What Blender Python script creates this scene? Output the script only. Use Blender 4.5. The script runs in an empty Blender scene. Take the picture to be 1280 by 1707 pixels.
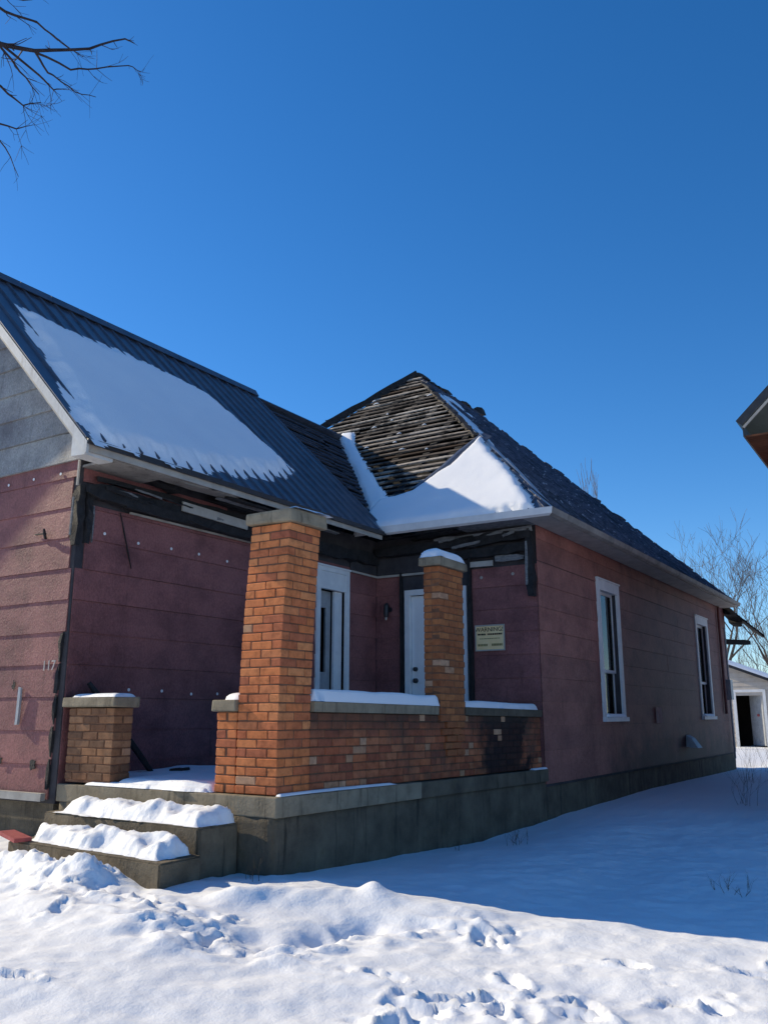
import bpy, bmesh, math, random
import numpy as np
from mathutils import Vector, Matrix

# ------------------------------------------------------------------ camera, light, exposure
scn = bpy.context.scene
COL = scn.collection
rnd = random.Random(11)
R = np.random.RandomState(5)

CAM = Vector((-5.4025, -4.4470, 1.2))
PITCH = math.radians(13.065)
AZ = math.radians(32.5465)
cam_d = bpy.data.cameras.new('camera')
cam = bpy.data.objects.new('camera', cam_d)
COL.objects.link(cam)
fwd = Vector((math.cos(AZ) * math.cos(PITCH), math.sin(AZ) * math.cos(PITCH), math.sin(PITCH)))
cam.location = CAM
cam.rotation_euler = fwd.to_track_quat('-Z', 'Y').to_euler()
cam_d.sensor_fit = 'VERTICAL'
cam_d.sensor_height = 36.0
cam_d.lens = 36.0 * 1450.0 / 1707.0
cam_d.clip_start = 0.05
cam_d.clip_end = 3000
scn.camera = cam

TO_SUN = Vector((-0.12, 1.0, 0.61)).normalized()
SUN_EL = math.asin(TO_SUN.z)
SUN_AZ = math.atan2(TO_SUN.x, TO_SUN.y)
world = bpy.data.worlds.new('World')
scn.world = world
world.use_nodes = True
wn = world.node_tree.nodes
wl = world.node_tree.links
wn.clear()
sky = wn.new('ShaderNodeTexSky')
sky.sky_type = 'NISHITA'
sky.sun_disc = False
sky.sun_elevation = SUN_EL
sky.sun_rotation = SUN_AZ
sky.altitude = 1200
sky.air_density = 1.0
sky.dust_density = 0.25
sky.ozone_density = 4.0
bg = wn.new('ShaderNodeBackground')
bg.inputs['Strength'].default_value = 0.15
wo = wn.new('ShaderNodeOutputWorld')
hsv = wn.new('ShaderNodeHueSaturation')
hsv.inputs['Saturation'].default_value = 1.27
hsv.inputs['Hue'].default_value = 0.503
wl.new(sky.outputs[0], hsv.inputs['Color'])
wl.new(hsv.outputs[0], bg.inputs['Color'])
wl.new(bg.outputs[0], wo.inputs['Surface'])

sun_d = bpy.data.lights.new('sun', 'SUN')
sun_d.energy = 4.8
sun_d.angle = math.radians(0.53)
sun_d.color = (1.0, 0.865, 0.63)
sun = bpy.data.objects.new('sun', sun_d)
COL.objects.link(sun)
sun.rotation_euler = (-TO_SUN).to_track_quat('-Z', 'Y').to_euler()
sun.location = (-3, 30, 22)

scn.view_settings.view_transform = 'Standard'
scn.view_settings.look = 'None'
scn.view_settings.exposure = 0.16
scn.view_settings.gamma = 1.0
scn.view_settings.use_curve_mapping = False
scn.render.engine = 'CYCLES'
scn.cycles.max_bounces = 8
scn.cycles.diffuse_bounces = 6

# ------------------------------------------------------------------ material helpers
def new_mat(name):
    m = bpy.data.materials.new(name)
    m.use_nodes = True
    nt = m.node_tree
    return m, nt, nt.nodes['Principled BSDF']

def nd(nt, typ, **kw):
    n = nt.nodes.new(typ)
    for k, v in kw.items():
        setattr(n, k, v)
    return n

def noise(nt, scale, detail=4, rough=0.6, vec=None, distort=0.0):
    n = nt.nodes.new('ShaderNodeTexNoise')
    n.inputs['Scale'].default_value = scale
    n.inputs['Detail'].default_value = detail
    n.inputs['Roughness'].default_value = rough
    n.inputs['Distortion'].default_value = distort
    if vec is not None:
        nt.links.new(vec, n.inputs['Vector'])
    return n

def wpos(nt, scale=(1, 1, 1)):
    g = nt.nodes.new('ShaderNodeNewGeometry')
    mp = nt.nodes.new('ShaderNodeMapping')
    mp.inputs['Scale'].default_value = scale
    nt.links.new(g.outputs['Position'], mp.inputs['Vector'])
    return mp.outputs[0]

def ramp(nt, fac, stops):
    r = nt.nodes.new('ShaderNodeValToRGB')
    el = r.color_ramp.elements
    while len(el) < len(stops):
        el.new(0.5)
    for e, (p, c) in zip(el, stops):
        e.position = p
        e.color = (c[0], c[1], c[2], 1)
    nt.links.new(fac, r.inputs[0])
    return r.outputs[0]

def fmath(nt, op, a, b=None, clamp=False):
    n = nt.nodes.new('ShaderNodeMath')
    n.operation = op
    n.use_clamp = clamp
    for i, x in enumerate((a, b)):
        if x is None:
            continue
        if isinstance(x, (int, float)):
            n.inputs[i].default_value = x
        else:
            nt.links.new(x, n.inputs[i])
    return n.outputs[0]

def mixc(nt, fac, a, b, mode='MIX'):
    n = nt.nodes.new('ShaderNodeMix')
    n.data_type = 'RGBA'
    n.blend_type = mode
    for sock, x in ((n.inputs['Factor'], fac), (n.inputs['A'], a), (n.inputs['B'], b)):
        if isinstance(x, (int, float)):
            sock.default_value = x
        elif isinstance(x, tuple):
            sock.default_value = (x[0], x[1], x[2], 1)
        else:
            nt.links.new(x, sock)
    return n.outputs['Result']

def smooth(nt, val, lo, hi):
    n = nt.nodes.new('ShaderNodeMapRange')
    n.interpolation_type = 'SMOOTHSTEP'
    n.inputs['From Min'].default_value = lo
    n.inputs['From Max'].default_value = hi
    nt.links.new(val, n.inputs['Value'])
    return n.outputs[0]

def bump(nt, bsdf, height, strength, dist):
    b = nt.nodes.new('ShaderNodeBump')
    b.inputs['Strength'].default_value = strength
    b.inputs['Distance'].default_value = dist
    nt.links.new(height, b.inputs['Height'])
    nt.links.new(b.outputs[0], bsdf.inputs['Normal'])

def setc(bsdf, nt, col):
    if isinstance(col, tuple):
        bsdf.inputs['Base Color'].default_value = (*col, 1)
    else:
        nt.links.new(col, bsdf.inputs['Base Color'])

def spec(bsdf, s):
    bsdf.inputs['Specular IOR Level'].default_value = s

def objrand(nt):
    return nt.nodes.new('ShaderNodeObjectInfo').outputs['Random']

def sepz(nt):
    g = nt.nodes.new('ShaderNodeNewGeometry')
    s = nt.nodes.new('ShaderNodeSeparateXYZ')
    nt.links.new(g.outputs['Position'], s.inputs[0])
    return s.outputs

M = {}
def mat_snow():
    m, nt, b = new_mat('snow')
    p = wpos(nt)
    c = ramp(nt, noise(nt, 1.3, 3, vec=p).outputs[0], [(0.3, (0.84, 0.86, 0.89)), (0.7, (0.90, 0.91, 0.92))])
    setc(b, nt, c)
    b.inputs['Roughness'].default_value = 0.55
    spec(b, 0.25)
    h = fmath(nt, 'ADD', noise(nt, 38, 6, 0.65, vec=p).outputs[0], fmath(nt, 'MULTIPLY', noise(nt, 220, 2, vec=p).outputs[0], 0.25))
    bump(nt, b, h, 0.32, 0.02)
    return m
M['snow'] = mat_snow()

def mat_siding(name, base, dark, light, far_dark=False):
    m, nt, b = new_mat(name)
    p = wpos(nt)
    pv = wpos(nt, (7, 7, 0.7))
    n1 = noise(nt, 2.2, 5, 0.6, vec=p).outputs[0]
    c = ramp(nt, n1, [(0.3, dark), (0.5, base), (0.75, light)])
    c = mixc(nt, smooth(nt, noise(nt, 1.4, 6, 0.7, vec=pv).outputs[0], 0.56, 0.75), c, tuple(x * 0.55 for x in base))
    if far_dark:
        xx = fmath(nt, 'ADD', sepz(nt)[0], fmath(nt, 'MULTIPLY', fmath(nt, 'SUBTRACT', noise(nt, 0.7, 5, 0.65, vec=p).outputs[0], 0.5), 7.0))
        c = mixc(nt, fmath(nt, 'MULTIPLY', smooth(nt, xx, 6.6, 10.2), 0.5), c, (0.10, 0.05, 0.055))  # boards turn darker toward the far end, with a ragged noise edge
    if far_dark:
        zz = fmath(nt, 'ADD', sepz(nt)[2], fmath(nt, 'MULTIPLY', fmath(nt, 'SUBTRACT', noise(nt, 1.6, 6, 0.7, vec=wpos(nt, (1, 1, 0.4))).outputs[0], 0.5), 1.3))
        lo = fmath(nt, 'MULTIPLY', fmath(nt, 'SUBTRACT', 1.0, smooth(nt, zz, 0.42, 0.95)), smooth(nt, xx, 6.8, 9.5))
        c = mixc(nt, fmath(nt, 'MULTIPLY', lo, 0.8), c, (0.03, 0.025, 0.028))  # dark staining low on the far boards
    # worn pale specks where the paint has flaked
    sp = smooth(nt, noise(nt, 55, 3, 0.7, vec=p).outputs[0], 0.64, 0.72)
    c = mixc(nt, fmath(nt, 'MULTIPLY', sp, 0.55), c, tuple(min(1, x * 1.5 + 0.05) for x in light))
    st = ramp(nt, noise(nt, 58, 4, 0.75, vec=wpos(nt, (1, 1, 0.6))).outputs[0], [(0.36, (0.66, 0.64, 0.64)), (0.5, (1.0, 1.0, 1.0)), (0.66, (1.24, 1.23, 1.23))])
    bl = ramp(nt, noise(nt, 1.1, 6, 0.7, vec=wpos(nt, (1, 1, 1.6))).outputs[0], [(0.33, (0.68, 0.64, 0.66)), (0.52, (1, 1, 1)), (0.68, (1.12, 1.1, 1.08))])
    c = mixc(nt, 1.0, c, bl, 'MULTIPLY')
    c = mixc(nt, 0.7, c, st, 'MULTIPLY')
    # board to board tone
    o = ramp(nt, objrand(nt), [(0, (0.86, 0.86, 0.88)), (1, (1.1, 1.08, 1.06))])
    c = mixc(nt, 1.0, c, o, 'MULTIPLY')
    setc(b, nt, c)
    b.inputs['Roughness'].default_value = 0.62
    spec(b, 0.25)
    h = fmath(nt, 'ADD', noise(nt, 90, 3, 0.6, vec=wpos(nt, (1, 1, 0.45))).outputs[0], fmath(nt, 'MULTIPLY', noise(nt, 9, 4, vec=p).outputs[0], 0.8))
    bump(nt, b, h, 0.6, 0.014)
    return m
M['maroon'] = mat_siding('maroon_siding', (0.255, 0.104, 0.098), (0.178, 0.073, 0.072), (0.30, 0.126, 0.117))
M['maroon_side'] = mat_siding('maroon_side_siding', (0.325, 0.132, 0.108), (0.225, 0.092, 0.08), (0.375, 0.156, 0.13), far_dark=True)
M['grey_siding'] = mat_siding('grey_siding', (0.30, 0.31, 0.31), (0.22, 0.23, 0.235), (0.37, 0.375, 0.37))

def mat_brick(name, cols, stain=0.0):
    m, nt, b = new_mat(name)
    p = wpos(nt)
    k = len(cols) - 1
    c = ramp(nt, objrand(nt), [(i / k, cc) for i, cc in enumerate(cols)])
    n1 = noise(nt, 14, 5, 0.7, vec=p).outputs[0]
    c = mixc(nt, 1.0, c, ramp(nt, n1, [(0.3, (0.68, 0.65, 0.64)), (0.5, (1.0, 1.0, 1.0)), (0.7, (1.2, 1.18, 1.14))]), 'MULTIPLY')
    c = mixc(nt, 1.0, c, ramp(nt, noise(nt, 3.2, 5, 0.7, vec=wpos(nt, (1, 1, 0.6))).outputs[0], [(0.28, (0.7, 0.64, 0.62)), (0.46, (1, 1, 1)), (0.7, (1.1, 1.08, 1.05))]), 'MULTIPLY')
    # grey lichen and soot in blotches
    s = smooth(nt, noise(nt, 1.7, 5, 0.7, vec=p).outputs[0], 0.60 - stain * 0.16, 0.76)
    c = mixc(nt, fmath(nt, 'MULTIPLY', s, 0.55 + 0.3 * stain), c, (0.085, 0.066, 0.05))
    if stain > 0:
        xyz = sepz(nt)
        # black scorch patch on the far end of the wall, and damp soot under the coping
        w = fmath(nt, 'MULTIPLY', fmath(nt, 'SUBTRACT', noise(nt, 2.6, 4, vec=p).outputs[0], 0.5), 1.6)
        x = fmath(nt, 'ADD', xyz[0], w)
        pa = fmath(nt, 'MULTIPLY', smooth(nt, x, 3.35, 3.9), fmath(nt, 'SUBTRACT', 1.0, smooth(nt, x, 4.75, 5.0)))
        c = mixc(nt, fmath(nt, 'MULTIPLY', pa, 0.9), c, (0.014, 0.013, 0.015))
        z = fmath(nt, 'ADD', xyz[2], fmath(nt, 'MULTIPLY', w, 0.14))
        c = mixc(nt, fmath(nt, 'MULTIPLY', smooth(nt, z, 0.97, 1.2), 0.72), c, (0.05, 0.042, 0.034))
    setc(b, nt, c)
    b.inputs['Roughness'].default_value = 0.85
    spec(b, 0.2)
    bump(nt, b, noise(nt, 70, 5, 0.7, vec=p).outputs[0], 0.6, 0.006)
    return m
ORANGE = [(0.55, 0.17, 0.06), (0.62, 0.21, 0.075), (0.45, 0.13, 0.056), (0.64, 0.245, 0.095), (0.56, 0.18, 0.065), (0.38, 0.115, 0.06)]
RED = [(0.37, 0.108, 0.05), (0.43, 0.138, 0.06), (0.28, 0.085, 0.046), (0.46, 0.17, 0.08), (0.33, 0.098, 0.05), (0.22, 0.075, 0.046), (0.40, 0.13, 0.062)]
BROWN = [(0.22, 0.105, 0.055), (0.30, 0.15, 0.075), (0.16, 0.085, 0.05), (0.36, 0.19, 0.10), (0.20, 0.10, 0.055), (0.14, 0.08, 0.05)]
M['brick_orange'] = mat_brick('orange_brick', ORANGE)
M['brick_red'] = mat_brick('red_brick', RED, 1.0)
M['sooty_mortar'] = mat_brick('sooty_mortar', [(0.15, 0.08, 0.048), (0.17, 0.09, 0.055)], 1.0)
M['brick_brown'] = mat_brick('brown_brick', BROWN)
M['brick_mid'] = mat_brick('rust_brick', [(0.36, 0.125, 0.05), (0.30, 0.105, 0.045), (0.42, 0.16, 0.06), (0.26, 0.10, 0.045)])
M['brick_pale'] = mat_brick('pale_brick', [(0.46, 0.26, 0.15), (0.40, 0.21, 0.12), (0.52, 0.31, 0.19)])

def mat_rough(name, c0, c1, scale=4, rough=0.85, bscale=40, bstr=0.5, bdist=0.01, vscale=(1, 1, 1), sp=0.2, streak=None, moss=None):
    m, nt, b = new_mat(name)
    p = wpos(nt, vscale)
    c = ramp(nt, noise(nt, scale, 6, 0.65, vec=p).outputs[0], [(0.3, c0), (0.7, c1)])
    if streak:
        st = smooth(nt, noise(nt, 3.0, 5, 0.7, vec=wpos(nt, (3.5, 3.5, 0.35))).outputs[0], 0.52, 0.72)
        c = mixc(nt, fmath(nt, 'MULTIPLY', st, 0.75), c, streak)
    if moss:
        st = smooth(nt, noise(nt, 5.0, 5, 0.7, vec=wpos(nt)).outputs[0], 0.55, 0.72)
        c = mixc(nt, fmath(nt, 'MULTIPLY', st, 0.6), c, moss)
    setc(b, nt, c)
    b.inputs['Roughness'].default_value = rough
    spec(b, sp)
    bump(nt, b, noise(nt, bscale, 6, 0.7, vec=p).outputs[0], bstr, bdist)
    return m
M['mortar'] = mat_rough('mortar', (0.13, 0.062, 0.036), (0.25, 0.125, 0.072), 9)
M['joint'] = mat_rough('foundation_joint', (0.09, 0.075, 0.052), (0.16, 0.13, 0.09), 6)
M['concrete'] = mat_rough('weathered_concrete', (0.20, 0.165, 0.115), (0.36, 0.30, 0.21), 4, bstr=0.8, bdist=0.015, streak=(0.085, 0.07, 0.05), moss=(0.15, 0.125, 0.075))
M['foundation'] = mat_rough('stained_foundation', (0.075, 0.062, 0.046), (0.20, 0.165, 0.115), 2.6, bstr=0.9, bdist=0.02, streak=(0.028, 0.024, 0.020), moss=(0.115, 0.096, 0.055))
M['step_concrete'] = mat_rough('step_concrete', (0.10, 0.08, 0.055), (0.22, 0.18, 0.125), 4, bstr=0.9, bdist=0.02, streak=(0.05, 0.042, 0.032), moss=(0.15, 0.125, 0.085))
M['metal'] = mat_rough('dark_blue_roof_metal', (0.040, 0.047, 0.068), (0.075, 0.086, 0.115), 3, rough=0.34, bscale=9, bstr=0.15, sp=0.6, streak=(0.03, 0.03, 0.036))
def mat_side_roof():
    m, nt, b = new_mat('charred_roof_metal')
    p = wpos(nt)
    c = ramp(nt, noise(nt, 5.0, 6, 0.7, vec=p).outputs[0], [(0.3, (0.022, 0.022, 0.032)), (0.5, (0.075, 0.08, 0.115)), (0.7, (0.15, 0.16, 0.21))])
    c = mixc(nt, fmath(nt, 'MULTIPLY', smooth(nt, noise(nt, 1.3, 5, 0.7, vec=p).outputs[0], 0.5, 0.66), 0.8), c, (0.02, 0.018, 0.022))
    fr = smooth(nt, noise(nt, 3.4, 6, 0.75, vec=wpos(nt, (1, 2.2, 2.2))).outputs[0], 0.585, 0.66)   # frost caught in the laps
    c = mixc(nt, fmath(nt, 'MULTIPLY', fr, 0.75), c, (0.55, 0.57, 0.62))
    setc(b, nt, c)
    b.inputs['Roughness'].default_value = 0.45
    spec(b, 0.5)
    bump(nt, b, noise(nt, 11, 6, 0.7, vec=p).outputs[0], 1.0, 0.05)
    return m
M['metal_side'] = mat_side_roof()
M['metal_bright'] = mat_rough('bare_roof_metal', (0.26, 0.27, 0.30), (0.46, 0.47, 0.50), 5, rough=0.4, bscale=14, bstr=0.3, sp=0.5)
M['char'] = mat_rough('charred_wood', (0.008, 0.008, 0.009), (0.028, 0.027, 0.029), 12, rough=0.75, bscale=50, bstr=1.0, sp=0.35)
M['ash'] = mat_rough('ashen_wood', (0.10, 0.10, 0.105), (0.25, 0.25, 0.25), 14, rough=0.9, vscale=(1, 1, 3))
M['trim_dirty'] = mat_rough('sooty_white_trim', (0.30, 0.28, 0.25), (0.47, 0.44, 0.39), 5, rough=0.6, bscale=30, bstr=0.2)
M['white'] = mat_rough('white_paint', (0.62, 0.63, 0.64), (0.80, 0.80, 0.79), 4, rough=0.5, bscale=30, bstr=0.15)
M['gutter_grey'] = mat_rough('sooty_gutter', (0.16, 0.15, 0.14), (0.34, 0.32, 0.29), 2.5, rough=0.6, bscale=30, bstr=0.2, streak=(0.07, 0.065, 0.06))
M['rake_white'] = mat_rough('dingy_white_trim', (0.45, 0.45, 0.44), (0.62, 0.62, 0.60), 4, rough=0.6, bscale=30, bstr=0.2, streak=(0.3, 0.29, 0.27))
M['white_door'] = mat_rough('white_door_paint', (0.70, 0.71, 0.72), (0.82, 0.82, 0.82), 2, rough=0.35, bscale=30, bstr=0.05, sp=0.4)
M['sooty_panel'] = mat_rough('sooty_wall', (0.030, 0.029, 0.034), (0.075, 0.07, 0.075), 3, rough=0.8)
M['inner'] = mat_rough('dim_interior', (0.05, 0.045, 0.04), (0.09, 0.08, 0.07), 2)
M['curtain'] = mat_rough('pale_curtain', (0.42, 0.43, 0.38), (0.58, 0.58, 0.52), 6, vscale=(8, 8, 0.4))
M['bark'] = mat_rough('grey_bark', (0.055, 0.045, 0.04), (0.13, 0.11, 0.095), 6, bscale=30, bstr=0.8)
M['bark_dark'] = mat_rough('dark_bark', (0.03, 0.022, 0.024), (0.06, 0.045, 0.045), 6, bscale=30, bstr=0.8)
M['weed'] = mat_rough('dry_stalk', (0.07, 0.05, 0.035), (0.14, 0.105, 0.07), 8)
M['shed_board'] = mat_rough('cream_shed_boards', (0.44, 0.385, 0.325), (0.56, 0.50, 0.43), 3, rough=0.7)
M['black'] = mat_rough('dark_metal', (0.015, 0.015, 0.018), (0.03, 0.03, 0.033), 8, rough=0.4, sp=0.5)
M['steel'] = mat_rough('dull_grey_metal', (0.26, 0.27, 0.28), (0.40, 0.41, 0.42), 8, rough=0.45, sp=0.5)
M['red_paint'] = mat_rough('faded_red_paint', (0.30, 0.06, 0.06), (0.42, 0.11, 0.10), 8, rough=0.6)
M['vent_pink'] = mat_rough('pinkish_vent', (0.38, 0.24, 0.21), (0.50, 0.33, 0.29), 8)
M['sign_cream'] = mat_rough('cream_sign', (0.78, 0.56, 0.27), (0.86, 0.66, 0.36), 7, rough=0.5)
M['ink'] = mat_rough('sign_ink', (0.02, 0.018, 0.015), (0.035, 0.03, 0.025), 8)
M['ink_olive'] = mat_rough('faded_olive_ink', (0.17, 0.15, 0.06), (0.26, 0.23, 0.10), 8)
M['digit'] = mat_rough('worn_number_paint', (0.42, 0.38, 0.34), (0.55, 0.50, 0.46), 20)
M['neighbour_brick'] = mat_rough('dark_brown_boards', (0.11, 0.040, 0.020), (0.20, 0.08, 0.04), 4)

def mat_batten():
    m, nt, b = new_mat('burnt_batten')
    p = wpos(nt)
    c = ramp(nt, objrand(nt), [(0.0, (0.08, 0.065, 0.055)), (0.35, (0.21, 0.175, 0.145)), (0.65, (0.36, 0.31, 0.26)), (0.85, (0.52, 0.47, 0.41)), (1.0, (0.07, 0.045, 0.03))])
    s = smooth(nt, noise(nt, 1.6, 5, 0.75, vec=p).outputs[0], 0.46, 0.62)
    c = mixc(nt, fmath(nt, 'MULTIPLY', s, 0.85), c, (0.016, 0.014, 0.014))
    c = mixc(nt, 1.0, c, ramp(nt, noise(nt, 9, 5, 0.7, vec=wpos(nt, (4, 1, 4))).outputs[0], [(0.3, (0.5, 0.5, 0.5)), (0.7, (1.3, 1.3, 1.3))]), 'MULTIPLY')
    setc(b, nt, c)
    b.inputs['Roughness'].default_value = 0.9
    spec(b, 0.15)
    bump(nt, b, noise(nt, 60, 5, 0.7, vec=p).outputs[0], 0.7, 0.008)
    return m
M['batten'] = mat_batten()
M['batten_dark'] = mat_rough('charred_batten', (0.030, 0.033, 0.046), (0.075, 0.08, 0.10), 5, bscale=50, bstr=0.6)

def mat_glass():
    m, nt, b = new_mat('window_glass')
    nt.nodes.remove(b)
    tr = nt.nodes.new('ShaderNodeBsdfTransparent')
    tr.inputs[0].default_value = (0.75, 0.80, 0.78, 1)
    gl = nt.nodes.new('ShaderNodeBsdfGlossy')
    gl.inputs['Roughness'].default_value = 0.03
    fr = nt.nodes.new('ShaderNodeFresnel')
    fr.inputs[0].default_value = 1.5
    mx = nt.nodes.new('ShaderNodeMixShader')
    nt.links.new(fr.outputs[0], mx.inputs[0])
    nt.links.new(tr.outputs[0], mx.inputs[1])
    nt.links.new(gl.outputs[0], mx.inputs[2])
    nt.links.new(mx.outputs[0], nt.nodes['Material Output'].inputs['Surface'])
    return m
M['glass'] = mat_glass()

# ------------------------------------------------------------------ object helpers
WLOC = {}
def tag(o, label=None, cat=None, group=None, kind=None):
    if label: o['label'] = label
    if cat: o['category'] = cat
    if group: o['group'] = group
    if kind: o['kind'] = kind
    return o

def empty(name, loc, label, cat, group=None, parent=None):
    o = bpy.data.objects.new(name, None)
    o.empty_display_size = 0.2
    COL.objects.link(o)
    w = Vector(loc)
    if parent is not None:
        o.parent = parent
        o.location = w - WLOC[parent.name]
    else:
        o.location = w
    WLOC[o.name] = w
    if label: tag(o, label, cat, group)
    return o

def link_mesh(name, me, parent, w):
    o = bpy.data.objects.new(name, me)
    COL.objects.link(o)
    w = Vector(w)
    if parent is not None:
        o.parent = parent
        o.location = w - WLOC[parent.name]
    else:
        o.location = w
    WLOC[o.name] = w
    return o

def mobj(name, verts, faces, mat, parent=None, smooth_sh=False, origin=None, label=None, cat=None, group=None, kind=None):
    v = np.asarray(verts, float)
    if origin is None:
        c = (v.min(0) + v.max(0)) / 2
        if parent is None:
            c[2] = v[:, 2].min()
    else:
        c = np.asarray(origin, float)
    me = bpy.data.meshes.new(name)
    me.from_pydata((v - c).tolist(), [], faces)
    me.materials.append(M[mat] if isinstance(mat, str) else mat)
    if smooth_sh:
        me.polygons.foreach_set('use_smooth', [True] * len(me.polygons))
    me.update()
    o = link_mesh(name, me, parent, c)
    return tag(o, label, cat, group, kind)

BOXF = [(0, 3, 2, 1), (4, 5, 6, 7), (0, 1, 5, 4), (1, 2, 6, 5), (2, 3, 7, 6), (3, 0, 4, 7)]
def boxv(a, b):
    x0, y0, z0 = [min(p, q) for p, q in zip(a, b)]
    x1, y1, z1 = [max(p, q) for p, q in zip(a, b)]
    return [(x0, y0, z0), (x1, y0, z0), (x1, y1, z0), (x0, y1, z0), (x0, y0, z1), (x1, y0, z1), (x1, y1, z1), (x0, y1, z1)]

class MB:
    def __init__(s): s.v = []; s.f = []
    def add(s, v, f):
        k = len(s.v); s.v += [tuple(p) for p in v]; s.f += [tuple(i + k for i in q) for q in f]; return s
    def box(s, a, b): return s.add(boxv(a, b), BOXF)
    def hexa(s, eight): return s.add(eight, BOXF)
    def tube(s, pts, rad, n=6, cap=True):
        pts = [Vector(p) for p in pts]
        k = len(s.v)
        for i, p in enumerate(pts):
            d = (pts[min(i + 1, len(pts) - 1)] - pts[max(i - 1, 0)])
            if d.length < 1e-9: d = Vector((0, 0, 1))
            d.normalize()
            a = d.cross(Vector((0, 0, 1)) if abs(d.z) < 0.9 else Vector((1, 0, 0))).normalized()
            b = d.cross(a)
            r = rad[i] if isinstance(rad, (list, tuple)) else rad
            for j in range(n):
                t = 2 * math.pi * j / n
                s.v.append(tuple(p + a * (r * math.cos(t)) + b * (r * math.sin(t))))
        for i in range(len(pts) - 1):
            for j in range(n):
                s.f.append((k + i * n + j, k + i * n + (j + 1) % n, k + (i + 1) * n + (j + 1) % n, k + (i + 1) * n + j))
        if cap:
            s.f.append(tuple(k + j for j in range(n))[::-1])
            e = k + (len(pts) - 1) * n
            s.f.append(tuple(e + j for j in range(n)))
        return s
    def obj(s, name, mat, parent=None, **kw): return mobj(name, s.v, s.f, mat, parent, **kw)

def box(name, a, b, mat, parent=None, bevel=0.0, jit=0.0, **kw):
    v = boxv(a, b)
    if jit:
        v = [tuple(c + rnd.uniform(-jit, jit) for c in p) for p in v]
    o = mobj(name, v, BOXF, mat, parent, **kw)
    if bevel:
        bm = bmesh.new(); bm.from_mesh(o.data)
        bmesh.ops.bevel(bm, geom=bm.edges[:], offset=bevel, segments=2, affect='EDGES', profile=0.6)
        bm.to_mesh(o.data); bm.free()
    return o

def beam(name, p0, p1, w, h, mat, parent=None, jag=0.0, seg=1, up=(0, 0, 1), **kw):
    """A squared timber from p0 to p1; jag roughens it like burnt wood."""
    p0, p1 = Vector(p0), Vector(p1)
    d = (p1 - p0).normalized()
    s = d.cross(Vector(up)).normalized()
    u = s.cross(d)
    v, f = [], []
    for i in range(seg + 1):
        c = p0.lerp(p1, i / seg)
        k = 1.0 if (jag == 0 or 0 < i < seg) else rnd.uniform(0.55, 0.95)
        for a, b in ((-1, -1), (1, -1), (1, 1), (-1, 1)):
            v.append(tuple(c + s * (a * w / 2 * k + rnd.uniform(-jag, jag)) + u * (b * h / 2 * k + rnd.uniform(-jag, jag)) + d * rnd.uniform(-jag, jag)))
    for i in range(seg):
        for j in range(4):
            f.append((i * 4 + j, i * 4 + (j + 1) % 4, i * 4 + 4 + (j + 1) % 4, i * 4 + 4 + j))
    f.append((3, 2, 1, 0)); f.append(tuple(seg * 4 + j for j in range(4)))
    return mobj(name, v, f, mat, parent, **kw)

# numpy value noise
_L = np.random.RandomState(3).rand(256, 256)
def vnoise(x, y, s, oct=3, off=0):
    out = np.zeros_like(np.asarray(x, float)); amp = 1.0; tot = 0
    for o in range(oct):
        X = np.asarray(x) * s + 17.3 * o + off; Y = np.asarray(y) * s + 9.1 * o + off * 1.7
        xi = np.floor(X).astype(int); yi = np.floor(Y).astype(int)
        fx = X - xi; fy = Y - yi
        fx = fx * fx * (3 - 2 * fx); fy = fy * fy * (3 - 2 * fy)
        a = _L[xi % 256, yi % 256]; b = _L[(xi + 1) % 256, yi % 256]; c = _L[xi % 256, (yi + 1) % 256]; d = _L[(xi + 1) % 256, (yi + 1) % 256]
        out += amp * ((a * (1 - fx) + b * fx) * (1 - fy) + (c * (1 - fx) + d * fx) * fy - 0.5)
        tot += amp; amp *= 0.5; s *= 2.1
    return out / tot * 2

def sdf_poly(pts, X, Y):
    """Positive inside."""
    d = np.full(X.shape, 1e9); inside = np.zeros(X.shape, bool)
    n = len(pts)
    for i in range(n):
        ax, ay = pts[i]; bx, by = pts[(i + 1) % n]
        ex, ey = bx - ax, by - ay
        t = np.clip(((X - ax) * ex + (Y - ay) * ey) / (ex * ex + ey * ey + 1e-12), 0, 1)
        d = np.minimum(d, np.hypot(X - ax - t * ex, Y - ay - t * ey))
        c = ((ay > Y) != (by > Y)) & (X < ex * (Y - ay) / (ey if abs(ey) > 1e-12 else 1e-12) + ax)
        inside ^= c
    return np.where(inside, d, -d)

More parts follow.
